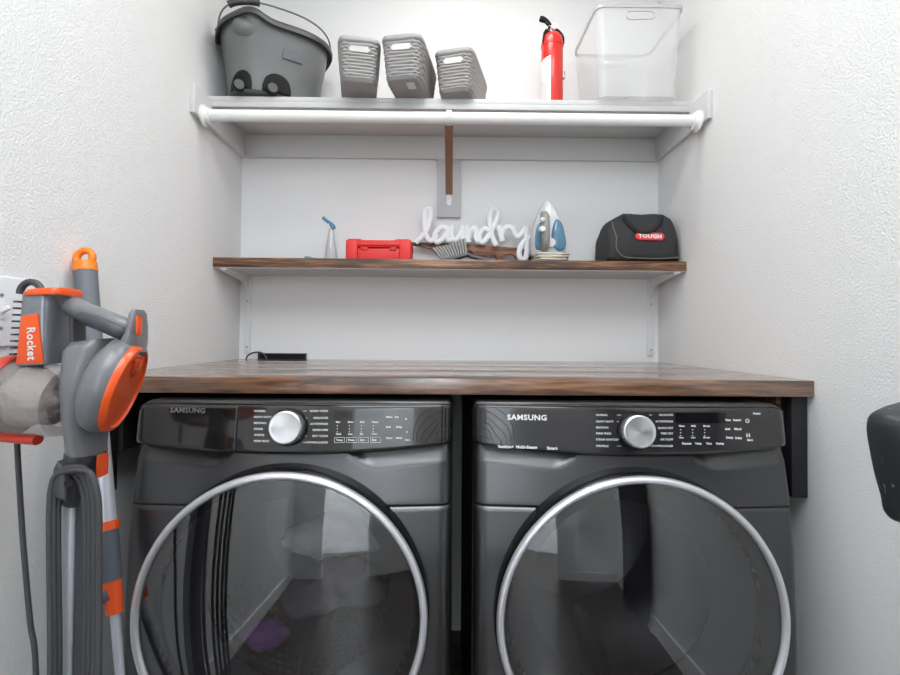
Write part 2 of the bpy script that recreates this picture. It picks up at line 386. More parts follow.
# ---------------------------------------------------------------- closet shelf, cleats, rod
ZB0, ZB1, YS = 1.8453, 1.9354, -.4029
def cleat(sgn, label):
    x0, x1 = (-HW, -HW + .017) if sgn < 0 else (HW - .017, HW)
    o = MB().box((x0, YS, ZB0), (x1, 0, ZB1), .002).build('shelf_cleat', M['shelf_paint']); tag(o, label, 'cleat', 'boards carrying the top shelf')
cleat(-1, 'white side board holding the top shelf, on the left wall')
cleat(1, 'white side board holding the top shelf, on the right wall')
o = MB().box((-HW + .017, -.017, ZB0), (HW - .017, 0, ZB1), .002).build('shelf_cleat', M['shelf_paint'])
tag(o, 'long white board along the back wall under the top shelf', 'cleat', 'boards carrying the top shelf')
YU = -.29
zt = at(450, 98.5, YU).z; ZSH2 = max(zt, ZB1 + .012)
b = MB(); b.box((-HW, YU, ZB1), (HW, 0, ZSH2), .0015); b.box((-HW + .017, YU, ZSH2 - .036), (HW - .017, YU + .018, ZB1), .001)
tag(b.build('closet_shelf', M['shelf_paint']), 'long white top shelf carrying bucket, baskets and bin', 'shelf')
YR = -.345; rz = at(450, 118, YR).z; RR = .0185
t = thing('closet_rod', 'white closet rod running wall to wall below the top shelf', 'rod', (0, YR, rz))
MB().cyl((-HW + .017, YR, rz), (HW - .017, YR, rz), RR, n=28).build('rod', M['rod'], t)
for sg in (-1, 1):
    x = sg * (HW - .017)
    b = MB(); b.lathe([(.034, 0), (.034, .006), (.027, .009), (.026, .022), (.021, .022)], (x, YR, rz - .002), (-sg, 0, 0), 28); b.build('rod_socket', M['rod'], t)
pl, pr, pb = at(437.5, 180, -.018), at(461, 180, -.018), at(449, 217, -.018)
o = MB().box((pl.x, -.018, pb.z), (pr.x, 0, ZB0), .0015).build('backing_board', M['board_paint'])
tag(o, 'short grey vertical board on the back wall behind the brown rod brace', 'board')
# centre bracket
foot = at(449, 200, -.02); bxx = foot.x
t = thing('rod_bracket', 'white and brown metal brace holding up the middle of the rod', 'bracket', (bxx, -.02, foot.z))
hx = at(449, 118, YR).x
arm0 = Vector((bxx, -.022, at(449, 194, -.022).z)); arm1 = Vector((hx, YR + .012, rz - RR - .004))
d = (arm1 - arm0); 
b = MB()
sidev = Vector((1, 0, 0)); nn = d.cross(sidev).normalized()
b.rings([[p + sidev * a * .0135 + nn * c * .0028 for a, c in ((-1, -1), (1, -1), (1, 1), (-1, 1))] for p in (arm0, arm0 + d * .5, arm1)])
b.build('brace_arm', M['brown_arm'], t)
b = MB(); zb_, zt_ = at(449, 206, -.02).z, at(449, 193, -.02).z
b.prism([(bxx - .011, -.0185, zt_), (bxx - .011, -.0185, zb_ + .008), (bxx - .006, -.0185, zb_), (bxx + .006, -.0185, zb_), (bxx + .011, -.0185, zb_ + .008), (bxx + .011, -.0185, zt_)], (0, -.004, 0), .001)
fo = b.build('foot_plate', M['bracket'], t)
MB().cyl((bxx, -.0225, lerp(zb_, zt_, .5)), (bxx, -.0245, lerp(zb_, zt_, .5)), .004, n=12).build('screw', M['metal'], fo)
b = MB()
pts = [(hx, YR + math.cos(a) * (RR + .003), rz + math.sin(a) * (RR + .003)) for a in [math.radians(x) for x in range(-95, 100, 15)]]
pts = [(hx, YR - math.cos(a) * (RR + .003), rz + math.sin(a) * (RR + .003)) for a in [math.radians(x) for x in range(-100, 200, 15)]]
W2 = .0085
b.rings([[(p[0] + a * W2, YR + (p[1] - YR) * k, rz + (p[2] - rz) * k) for a, k in ((-1, 1), (1, 1), (1, 1.14), (-1, 1.14))] for p in pts])
b.box((hx - W2, YR - .002, rz + RR + .002), (hx + W2, YR + .022, rz + RR + .0055), .0008)
b.build('rod_hook', M['bracket'], t)

# ---------------------------------------------------------------- wall shelf and its brackets
ZW, TW, YW = 1.4153, .0357, -.2353
o = MB().box((-HW + .001, YW, ZW - TW + .002), (HW - .001, -.001, ZW), .003).build('wall_shelf', M['wood_shelf'])
MB().box((-HW + .001, YW + .003, ZW - TW), (HW - .001, -.001, ZW - TW + .0022)).build('underside', M['board_paint'], o)
tag(o, 'dark stained wooden shelf carrying the iron, sign and black bag', 'shelf')
def bracket(px0, label):
    x = at(px0, 300, -.02).x
    t = thing('shelf_bracket', label, 'bracket', (x, -.003, ZW - TW), 'white brackets under the wooden shelf')
    b = MB(); b.box((x - .012, -.006, 1.075), (x + .012, 0, ZW - TW), .001)
    b.box((x - .008, -.0085, 1.08), (x + .008, -.006, ZW - TW - .004), .001); b.build('upright', M['bracket'], t)
    b = MB(); b.box((x - .012, YW + .008, ZW - TW - .006), (x + .012, -.006, ZW - TW), .001); b.build('arm', M['bracket'], t)
    b = MB(); b.prism([(x - .003, -.006, ZW - TW - .006), (x - .003, YW + .015, ZW - TW - .006), (x - .003, YW + .015, ZW - TW - .011), (x - .003, -.045, ZW - TW - .03), (x - .003, -.02, ZW - TW - .05), (x - .003, -.006, ZW - TW - .085)], (.006, 0, 0), .001)
    b.build('web', M['bracket'], t)
    for z in (1.10, 1.28):
        MB().cyl((x, -.0085, z), (x, -.0105, z), .004, n=10).build('screw', M['metal'], t)
bracket(246.5, 'white metal bracket under the left end of the wooden shelf')
bracket(652.5, 'white metal bracket under the right end of the wooden shelf, beneath the bag')

# ---------------------------------------------------------------- counter
ZC, TC, YC = 1.0525, .037, -.8303
b = MB()
ys = [YC, -.625, -.42, -.215, -.002]
for a, c in zip(ys, ys[1:]): b.box((-HW + .001, a + .0004, ZC - TC), (HW - .001, c - .0004, ZC), .0015, 2)
tag(b.build('countertop', M['wood']), 'thick brown stained wooden countertop above the washer and dryer', 'countertop')
def support(sgn, label):
    zc0 = .7819; w = .037
    x0, x1 = (HW - w - .004, HW - .004) if sgn > 0 else (-HW + .004, -HW + w + .004)
    t = thing('counter_support', label, 'board', ((x0 + x1) / 2, -.8, zc0), 'boards carrying the countertop')
    MB().box((x0, -.812, zc0), (x1, -.775, ZC - TC), .0015).build('front_post', M['black_paint'], t)
    xi = x0 - .012 if sgn > 0 else x1
    b = MB(); b.box((min(xi, x0) if sgn > 0 else x0, -.775, zc0 + .09), (x1 if sgn > 0 else x1 + .012, -.01, ZC - TC), .0015); b.build('rail', M['rough_wood'] if sgn > 0 else M['black_paint'], t)
support(1, 'black painted board end under the right end of the countertop')
support(-1, 'black painted board end under the left end of the countertop, behind the vacuum')

# ---------------------------------------------------------------- washer and dryer
YP = -.862; WHW = .343; ZT = 1.0035
G = [(0.0, .05), (.3, .055), (.55, .052), (.70, .044), (.80, .033), (.885, .016), (.95, .008), (1.01, 0)]
def gz(z):
    return interp(G, z)
def bulge(x):
    a = min(abs(x), WHW); v = .016 * (1 - (a / WHW) ** 2)
    r = .028; d = a - (WHW - r)
    if d > 0: v -= r - math.sqrt(max(0, r * r - d * d))
    return v
def zpan(x): return .9175 - .021 * (1 - (x / WHW) ** 2)
def panel_face(b, zlo, zhi, nx, nz, off=0.0, x0=-WHW, x1=WHW, topr=0.0, hole=None, recess=False):
    """grid sheet that follows the bowed front; zlo/zhi are functions of x"""
    xs = []
    for i in range(nx + 1):
        u = -1 + 2 * i / nx
        xs.append(lerp(x0, x1, (math.copysign(1 - (1 - abs(u)) ** 1.35, u) + 1) / 2))
    V = []
    for x in xs:
        col = []
        for k in range(nz + 1):
            z = lerp(zlo(x), zhi(x), k / nz); y = gz(z) + bulge(x) + off
            if topr:
                d = z - (zhi(x) - topr)
                if d > 0: y -= topr - math.sqrt(max(0, topr * topr - d * d))
            if recess:
                top = zpan(x) - .003; hgt = .034
                q = (top - z) / hgt
                if q < 1:
                    e = min(1, max(0, (abs(x) - (.125 + .04 * q)) / .012))
                    y -= .012 * e * (1 - q)
            col.append((x, -y, z))
        V.append(col)
    vv = [[b.v(p) for p in c] for c in V]
    for i in range(nx):
        for k in range(nz):
            q = [vv[i][k], vv[i + 1][k], vv[i + 1][k + 1], vv[i][k + 1]]
            if hole:
                mx = (V[i][k][0] + V[i + 1][k][0]) / 2; mz = (V[i][k][2] + V[i][k + 1][2]) / 2
                if math.hypot(mx - hole[0], mz - hole[1]) < hole[2]: continue
            b.f(q)
    return vv
def solid(o, th, off=-1):
    md = o.modifiers.new('solid', 'SOLIDIFY'); md.thickness = th; md.offset = off; return o
def laundry_machine(name, cat, label, xc, ringpx, is_washer):
    T = Matrix.Translation((xc, YP, 0))
    t = thing(name, label, cat, (xc, YP + .36, 0))
    dep = .74
    b = MB(T)
    b.box((-WHW, .03, .03), (-WHW + .012, dep, ZT - .012)); b.box((WHW - .012, .03, .03), (WHW, dep, ZT - .012))
    b.box((-WHW + .012, dep - .012, .03), (WHW - .012, dep, ZT - .012)); b.box((-WHW + .012, .03, .03), (WHW - .012, dep - .012, .045))
    b.build('cabinet', M['cabinet_black'], t, 0)
    b = MB(T); b.box((-WHW + (.012 if is_washer else 0), .004, ZT - .016), (WHW - (0 if is_washer else .012), dep, ZT), .012, 3); b.build('top_panel', M['steel_black'], t)
    for sx in (-1, 1):
        for y in (.08, .66): MB(T).cyl((sx * .28, y, 0), (sx * .28, y, .03), .022, n=16).build('foot', M['rubber'], t)
    # door centre
    YD = YP - .052 - .016 - .026
    L_, R_, TP = ringpx
    c = at((L_ + R_) / 2, 600, YD); rad = (at(R_, 600, YD).x - at(L_, 600, YD).x) / 2
    top = at((L_ + R_) / 2, TP, YD).z
    xd, zd = c.x - xc, top - rad
    # front fascia, lower front
    b = MB(T); ZSEAM = .790
    panel_face(b, lambda x: ZSEAM + .0012, lambda x: zpan(x) - .001, 90, 34, 0, hole=(xd, zd, rad * .9), recess=True)
    o = b.build('front_fascia', M['steel_black'], t, 28, fix=False); solid(o, .01, -1)
    b = MB(T); panel_face(b, lambda x: .03, lambda x: ZSEAM - .0012, 80, 70, 0, hole=(xd, zd, rad * .9))
    o = b.build('front_panel', M['steel_black'], t, 28, fix=False); solid(o, .01, -1)
    # control panel
    sgo = -1 if is_washer else 1
    def ztop(x):
        r = .040 if x * sgo > 0 else .014; d = abs(x) - WHW + r
        return ZT - .0005 - (0 if d < 0 else .85 * (r - math.sqrt(max(0, r * r - d * d))))
    b = MB(T); panel_face(b, lambda x: zpan(x) + .001, ztop, 90, 14, .010, topr=.006)
    cp = b.build('control_panel', M['panel_gloss'] if is_washer else M['panel_dryer'], t, 40, fix=False); solid(cp, .03, -1)
    # bright bead round the panel
    def onpan(x, z, e=.0112): return Vector((x, -(gz(z) + bulge(x) + e), z))
    b = MB(T); pts = [onpan(x, ztop(x) - .003, .009) for x in [lerp(-WHW + .001, WHW - .001, i / 80) for i in range(81)]]
    b.tube(pts, .0016, 6); b.build('panel_bead', M['steel_black'], t)
    def pp(px, py):                       # pixel on the panel surface -> local x, z
        q = at(px, py, YP - .02); x, z = q.x - xc, q.z
        y = gz(z) + bulge(x) + .0105
        q = at(px, py, YP - y); return q.x - xc, q.z
    def put(b, s, px, py, size, align='LEFT', bold=0.0, sx=1.0):
        x, z = pp(px, py); e = 0.002; wd = size * 3
        x2 = min(x + .03, WHW - .02) if align != 'RIGHT' else x
        xa = x2 - .03
        xd_ = onpan(x2, z) - onpan(xa, z); yd_ = onpan(x, z + .01) - onpan(x, z - .01)
        b.text(s, size, onpan(x, z, .0112), xd_, yd_, .0003, align, bold, sx)
    # knob
    kx, kz = pp(289 if is_washer else 635, 427 if is_washer else 431)
    nrm = Vector((-(bulge(kx + .01) - bulge(kx - .01)) / .02, -1, -(gz(kz + .01) - gz(kz - .01)) / .02)).normalized()
    ko = onpan(kx, kz, .010)
    MB(T).lathe([(.0395, 0), (.0395, .008), (.037, .012), (.034, .012)], ko, nrm, 40).build('knob_bezel', M['door_black'], t)
    kb = MB(T).lathe([(.0345, .008), (.0345, .026), (.0335, .0285), (.031, .030), (.026, .0292), (.0005, .0288)], ko, nrm, 48).build('knob', M['knob_metal'], t)
    # printing
    b = MB(T)
    if is_washer:
        left = ['NORMAL', 'HEAVY DUTY', 'BEDDING', 'DENIM', 'WHITES', 'PERM PRESS']; lx, lys = 254, [411, 417, 423, 429, 435, 441]
        right = ['QUICK WASH', 'DELICATES', 'ACTIVEWEAR', 'RINSE+SPIN', 'SELF CLEAN', 'DOWNLOADED']; rx, rys = 328, [411, 418, 424, 430, 436, 442.5]
        put(b, 'SAMSUNG', 171.5, 410, .0148, bold=.0003, sx=1.08)
        lg = b.build('brand_lettering', M['print_grey'], t, 0)
        b = MB(T)
        put(b, 'Super Speed  Steam', 158, 440.2, .0088, bold=.0004); put(b, 'Smart', 198, 442.5, .0088, bold=.0004)
    else:
        left = ['NORMAL', 'HEAVY DUTY', 'BEDDING', 'PERM PRESS', 'STEAM SANITIZE', 'WRINKLE']; lx, lys = 596, [415, 421.5, 427.5, 433.5, 439.5, 446]
        right = ['DELICATES', 'ACTIVEWEAR', 'QUICK DRY', 'TIME DRY', 'AIR FLUFF', 'DOWNLOADED']; rx, rys = 673, [415, 421.5, 428, 433.5, 439.5, 446]
        put(b, 'SAMSUNG', 507, 417.3, .0160, bold=.0005, sx=1.10)
        lg = b.build('brand_lettering', M['print_white'], t, 0)
        b = MB(T)
        put(b, 'Sanitize+', 498, 446.5, .0085, bold=.0004); put(b, 'Multi-Steam', 516, 447, .0085, bold=.0004); put(b, 'Smart', 547, 448.2, .0085, bold=.0004)
    for s_, y_ in zip(left, lys): put(b, s_, lx, y_, .0058, bold=.0001)
    for s_, y_ in zip(right, rys): put(b, s_, rx, y_, .0058, align='RIGHT', bold=.0001)
    def line(p, q, w=.0005):
        A = Vector((*pp(*p),)); B_ = Vector((*pp(*q),)); n_ = 4
        b.tube([onpan(lerp(A[0], B_[0], i / n_), lerp(A[1], B_[1], i / n_), .0112) for i in range(n_ + 1)], w, 4)
    kxp = 289 if is_washer else 635
    for k, (ya, yb) in enumerate(zip(lys, [lys[0] + 3, lys[1] + 1, lys[2], lys[3], lys[4] - 1, lys[5] - 2])):
        line((lx + 21, ya), (kxp - 18 + abs(k - 2.5) * 1.6, ya))
    for k, ya in enumerate(rys): line((kxp + 18 - abs(k - 2.5) * 1.6, ya), (rx - 21, ya))
    if is_washer:
        line((193, 438), (197, 438)); line((193, 442.5), (197, 442.5)); line((193, 438), (193, 442.5)); line((197, 438), (197, 442.5))
        cols = [336, 348, 360, 372]; y0 = 422; bot = ['Temp', 'Rinse', 'Spin', 'Soil']; by = 440
        for i_, cx_ in enumerate(cols):
            put(b, ['Hot', 'Extra', 'High', 'Heavy'][i_], cx_, y0, .005, bold=.0002); put(b, ['Cold', 'Less', 'No', 'Light'][i_], cx_, y0 + 12, .005, bold=.0002)
            for k in range(3): put(b, '.', cx_ + 1, y0 + 2.6 + 3 * k, .009, bold=.0006)
            put(b, bot[i_], cx_, by, .0058, bold=.0002)
            line((cx_ - 1.5, by + 2.6), (cx_ + 8.5, by + 2.6), .0004); line((cx_ - 1.5, by - 2.6), (cx_ + 8.5, by - 2.6), .0004)
            line((cx_ - 1.5, by - 2.6), (cx_ - 1.5, by + 2.6), .0004); line((cx_ + 8.5, by - 2.6), (cx_ + 8.5, by + 2.6), .0004)
        for x_, y_, s_ in ((386, 417, 'Steam'), (395, 417, 'Pre'), (386, 427, 'Soak'), (396, 427, 'Delay'), (386, 438, 'Smart'), (396, 438, 'Wash'), (405, 419, 'O'), (406, 432, 'H'), (405, 440, 'Start')):
            put(b, s_, x_, y_, .0052, bold=.0002)
    else:
        cols = [679, 691, 703]; y0 = 426
        for i_, cx_ in enumerate(cols):
            put(b, ['More', 'High', '60 min'][i_], cx_, y0, .005, bold=.0002); put(b, ['Less', 'Low', '20 min'][i_], cx_, y0 + 11.5, .005, bold=.0002)
            for k in range(3): put(b, '.', cx_ + 1, y0 + 2.6 + 3 * k, .009, bold=.0006)
        for i_, (x_, s_) in enumerate(((682, 'Dryness'), (695, 'Temp'), (706, 'Time'), (716, 'Drying'))): put(b, s_, x_, 443.5, .0056, bold=.0003)
        for x_, y_, s_ in ((725, 420, 'Vent'), (733, 420, 'Sensor'), (725, 429, 'Anti'), (734, 429, 'Mixed'), (726, 437.5, 'Damp'), (735, 438, 'Delay'), (747, 440, 'Start'), (745, 421, 'O'), (746, 435.5, 'H'), (753, 413.5, 'Power')):
            put(b, s_, x_, y_, .0060 if len(s_) > 1 else .012, bold=.0003)
    b.build('panel_printing', M['print_white'], t, 0)
    # display window
    b = MB(T)
    dx0, dx1, dy0, dy1 = (334, 383, 411, 419) if is_washer else (676, 726, 413, 423)
    x0_, z0_ = pp(dx0, dy1); x1_, z1_ = pp(dx1, dy0)
    panel_face(b, lambda x: z0_, lambda x: z1_, 8, 3, .0104, x0_, x1_); b.build('display', M['display'], t)
    # dark lines drawn as a rippled reflection at the inner end
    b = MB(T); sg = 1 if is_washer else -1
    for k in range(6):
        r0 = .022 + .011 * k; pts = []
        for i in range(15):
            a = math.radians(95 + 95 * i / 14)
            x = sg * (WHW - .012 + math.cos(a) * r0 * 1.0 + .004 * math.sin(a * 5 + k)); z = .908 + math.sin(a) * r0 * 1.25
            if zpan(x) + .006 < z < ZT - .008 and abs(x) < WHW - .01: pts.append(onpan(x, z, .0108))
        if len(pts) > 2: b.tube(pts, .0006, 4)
    b.build('reflection_lines', M['reflection_dark'], t, 0)
    if is_washer:
        b = MB(T); x1_, _ = pp(237, 425)
        panel_face(b, lambda x: zpan(x) + .0005, lambda x: min(ztop(x), ZT) - .007, 30, 12, .0145, -WHW + .0015, x1_); o = b.build('detergent_drawer', M['drawer_gloss'], t, 40, fix=False); solid(o, .004, -1)
        lg.parent = o; o2 = None
        for v in lg.data.vertices: v.co.y -= .0042
    # door: rim, chrome ring, glass, boot, drum
    yr = YD - YP; o_ = (xd, yr, zd)
    ax = (0, 1, 0)
    MB(T).lathe([(rad - .004, .004), (rad + .0015, .010), (rad + .002, .03), (rad + .004, .062), (rad - .03, .062), (rad - .03, .03), (rad - .022, .012), (rad - .018, .004)], o_, ax, 96, False, False).build('door_frame', M['door_black'], t, 50)
    d = MB(T).lathe([(rad - .0165, .006), (rad - .014, -.003), (rad - .008, -.006), (rad - .003, -.003), (rad, .006), (rad - .003, .012), (rad - .014, .012), (rad - .0165, .006)], o_, ax, 96, False, False).build('door_ring', M['chrome'], t, 80)
    prof = []
    for i in range(13):
        q = 1 - i / 12; r = (rad - .0155) * q; prof.append((r, .004 - .030 * (1 - q * q)))
    MB(T).lathe(prof, o_, ax, 96, False, False).build('door_glass', M['door_glass'], t, 80)
    MB(T).lathe([(rad - .028, .062), (rad - .05, .075), (.225, .10), (.205, .13), (.215, .15), (.235, .155)], o_, ax, 64, False, False).build('door_boot', M['rubber'], t, 60)
    b = MB(T)
    b.lathe([(.235, .155), (.245, .17), (.248, .34), (.245, .50), (.22, .53), (.10, .52), (.001, .50)], o_, ax, 64, False, False)
    dr = b.build('drum', M['drum'], t, 50)
    b = MB(T)
    for k in range(3):
        a = 2 * PI * k / 3 + .5
        c_, s_ = math.cos(a), math.sin(a)
        b = MB(T); b.tube([(xd + c_ * .235, yr + y, zd + s_ * .235) for y in (.18, .25, .35, .45, .49)], [.01, .024, .026, .024, .012], 10)
        b.build('drum_paddle', M['drum'], dr)
    b = MB(T)     # rows of dimples on the lower drum wall
    if is_washer:
        for k in range(12):
            for j in range(30):
                a = math.radians(205 + 130 * (j + .5 * (k % 2)) / 30); y = .19 + .024 * k
                p = Vector((xd + math.cos(a) * .2440, yr + y, zd + math.sin(a) * .2440)); dn = Vector((math.cos(a), 0, math.sin(a)))
                b.cyl(p, p - dn * .003, .0075, .004, n=8)
    if is_washer: b.build('drum_dimples', M['drum'], dr, 50)
    return xc + xd, yr + YP, zd
xw = (at(138.5, 435, YP - .01).x + at(449, 435, YP - .01).x) / 2
xdr = (at(477, 435, YP - .01).x + at(785, 435, YP - .01).x) / 2
w_door = laundry_machine('washing_machine', 'washer', 'left of the two dark front loaders, with detergent drawer and clothes in its drum', xw, (130, 428.5, 472.5), True)
d_door = laundry_machine('tumble_dryer', 'dryer', 'right of the two dark front loaders, with an empty drum and bright white brand name', xdr, (497, 791.5, 476.5), False)

def cloth(c, r, sc, m, label, seed, name='garment_or_reflection_lump'):
    b = MB(); vs = b.sphere(c, r, *sc, n=72)
    for v in vs:
        d = (v.co - Vector(c)); p = v.co * 9 + Vector((seed, 0, 0))
        k = noise.noise(p) * .4 + .30 * (.5 - abs(noise.noise(p * 1.9))) + .16 * (.5 - abs(noise.noise(p * 4.3 + Vector((3, 1, 7))))) - .12
        v.co += d * k
    tag(b.build(name, m, None, 80), label, 'clothing', 'laundry or added reflection lump inside the washer drum')
wx, wy, wz = w_door
cloth((wx + .03, wy + .33, wz - .095), .105, (1.25, .75, .6), M['cloth_dark'], 'charcoal crumpled garment low in the washer drum', 1.0)
cloth((wx + .03, wy + .30, wz + .055), .085, (1.3, .7, .62), M['cloth_grey'], 'grey crumpled garment on top inside the washer drum', 5.0)
cloth((wx - .115, wy + .24, wz - .165), .055, (1.2, .8, .6), M['purple_reflection'], 'purple crumpled lump added low in the washer drum as a reflection in the door glass', 9.0)  # added lump imitating a purple reflection in the door glass

# ---------------------------------------------------------------- recessed box and cable behind the counter
p0, p1 = at(258, 353, -.004), at(306.5, 353, -.004)
t = thing('outlet_box', 'dark recessed utility box in the back wall at the left counter end', 'wall box', ((p0.x + p1.x) / 2, 0, ZC))
zt = p0.z
b = MB(); b.box((p0.x, -.008, ZC + .0005), (p0.x + .007, 0, zt)); b.box((p1.x - .004, -.008, ZC + .0005), (p1.x, 0, zt)); b.box((p0.x, -.008, zt - .004), (p1.x, 0, zt))
b.build('frame', M['vac_dark'], t, 0)
MB().box((p0.x + .007, -.003, ZC + .0005), (p1.x - .004, 0, zt - .004)).build('recess', M['black_plastic'], t, 0)
b = MB(); b.tube(catmull([at(246, 359.6, -.05), at(248, 355.5, -.05), at(254, 352.6, -.05), at(262, 353, -.045), at(267.5, 359.6, -.04)], 8), .0032, 8)
for v in b.bm.verts: v.co.z = max(v.co.z, ZC + .0002)
tag(b.build('cable_loop', M['vac_dark']), 'thin dark cable looping up behind the left end of the counter', 'cable')

# ---------------------------------------------------------------- mop bucket
def bucket():
    ang = math.radians(30); z0 = ZSH2; E_ = 2.7
    cx_ = -.634; cy_ = -.187
    t = thing('mop_bucket', 'big grey wheeled mop bucket at the left end of the top shelf', 'bucket', (cx_, cy_, z0))
    T = Matrix.Translation((cx_, cy_, z0)) @ Matrix.Rotation(ang, 4, 'Z')
    H = .222
    def ring(z, hx, hy, e, sh=0): return [(x, y, z) for x, y in superring(hx, hy, 72, e, sh)]
    hx1, hy1, hx0, hy0 = .176, .136, .150, .102
    def side(x, z, e=.002):
        q = (z - .010) / (H - .010); hx, hy = lerp(hx0, hx1, q), lerp(hy0, hy1, q)
        return hy * max(.02, 1 - (abs(x) / hx) ** E_) ** (1 / E_) + e
    b = MB(T); rs = []
    for k, (q, dz) in enumerate(((0, .004), (.02, .0), (.08, .0), (.3, 0), (.52, 0), (.72, 0), (.86, 0), (1, 0))):
        hx, hy = lerp(hx0, hx1, q), lerp(hy0, hy1, q)
        if k == 0: hx -= .008; hy -= .008
        if q > .6: hx += .003; hy += .003
        w_ = max(0, (q - .6) / .4)
        rs.append([(x, y - .020 * w_ * math.exp(-((x + .106) / .045) ** 2) * (y < 0), z + .016 * w_ * math.exp(-((x + .106) / .045) ** 2) * (y < 0)) for x, y, z in ring(.010 + q * (H - .010), hx, hy, E_)])
    b.rings(rs, True, False)
    rs = [ring(.014 + q * (H - .014), lerp(hx0, hx1, q) - .004, lerp(hy0, hy1, q) - .004, E_) for q in (1, .5, .03)]
    b.rings(rs, False, True)
    b.build('body', M['bucket'], t, 40)
    # rolled rim with a pouring spout on the side facing the room
    b = MB(T); path = []
    for x, y in superring(hx1 + .010, hy1 + .010, 96, E_):
        s = math.exp(-((x + .106) / .045) ** 2) if y < 0 else 0
        path.append((x, y - .020 * s, H + .004 + .016 * s))
    rings = []
    for p in path:
        rings.append(p)
    prof = [(-.014, .004), (-.004, .010), (.006, .006), (.010, -.004), (.009, -.015), (.005, -.015), (.003, -.004), (-.010, -.001)]
    R = []
    n = len(path)
    for i, p in enumerate(path):
        tg = Vector(path[(i + 1) % n]) - Vector(path[i - 1]); tg.z = 0; tg.normalize(); out = Vector((tg.y, -tg.x, 0))
        R.append([Vector(p) + out * a + Vector((0, 0, c)) for a, c in prof])
    R.append(R[0]); b.rings(R, False, False)
    b.build('rim', M['bucket_dark'], t, 50)
    # spout cheek
    b = MB(T); b.sphere((-.106, -side(-.106, H - .02) + .012, H - .018), .044, 1.15, .66, .85, n=24); b.build('spout', M['bucket'], t, 80)
    # wheels in their arches on the side facing the room, and two hidden ones
    for x in (-.126, -.026):
        for sy in (-1, 1):
            yf = lambda z, xx: sy * side(xx, z); w0, w1, hh = (-.034, .058, .074) if x > -.05 else (-.022, .034, .070)
            b = MB(T); g = []
            for k in range(17):
                u = -1 + 2 * k / 16; xx = x + lerp(w0, w1, (u + 1) / 2); zt_ = .030 + (hh - .030) * math.sqrt(max(0, 1 - u * u))
                g.append([b.v((xx, -sy * 0 + sy * (side(xx, z_, .003)), z_)) for z_ in [lerp(.012, zt_, m / 6) for m in range(7)]])
            for p_, q_ in zip(g, g[1:]):
                for m in range(6): b.f([p_[m], q_[m], q_[m + 1], p_[m + 1]])
            solid(b.build('wheel_arch', M['black_plastic'], t, 30), .003, 0)
            b = MB(T); yw = sy * (side(x - .004, .02) + .006)
            b.lathe([(.014, -.012), (.0195, -.009), (.0205, 0), (.0195, .009), (.014, .010)], (x - .004, yw, .0205), (0, 1, 0), 28); wl = b.build('wheel', M['black_plastic'], t, 50)
            MB(T).cyl((x - .004, yw + sy * .0095, .0205), (x - .004, yw + sy * .0135, .0205), .0155, n=20).build('hub', M['vac_dark'], wl)
    # side stamp
    b = MB(T); b.rings([[(x, -side(x, z, .0060) + d, z) for x, z in [(lerp(.0, .066, k / 8), .128) for k in range(9)] + [(lerp(.066, .0, k / 8), .160) for k in range(9)]] for d in (0, .003)]); b.build('blue_label', mat('blue_grey_label', srgb(96, 100, 108), .5), t)
    # wire bail and grip
    a, c = Vector((-hx1 - .014, -.01, H - .0)), Vector((hx1 + .012, -.01, H + .0))
    pts = []
    for i in range(33):
        q = i / 32; s = math.sin(PI * q) ** .62
        p = a.lerp(c, q); p.x = -(hx1 + .014) * math.copysign(abs(math.cos(PI * q)) ** .8, math.cos(PI * q))
        pts.append(p + Vector((0, -.085 * s, .090 * s)))
    MB(T).tube(pts, .0028, 8).build('bail_wire', M['wire'], t)
    MB(T).tube(pts[6:14], .011, 14).build('grip', M['bucket_dark'], t)
    for p in (a, c): MB(T).sphere(p, .009, n=12); 
    for p in (a, c):
        b = MB(T); b.sphere(p, .009, n=12); b.build('bail_pivot', M['wire'], t, 80)
bucket()

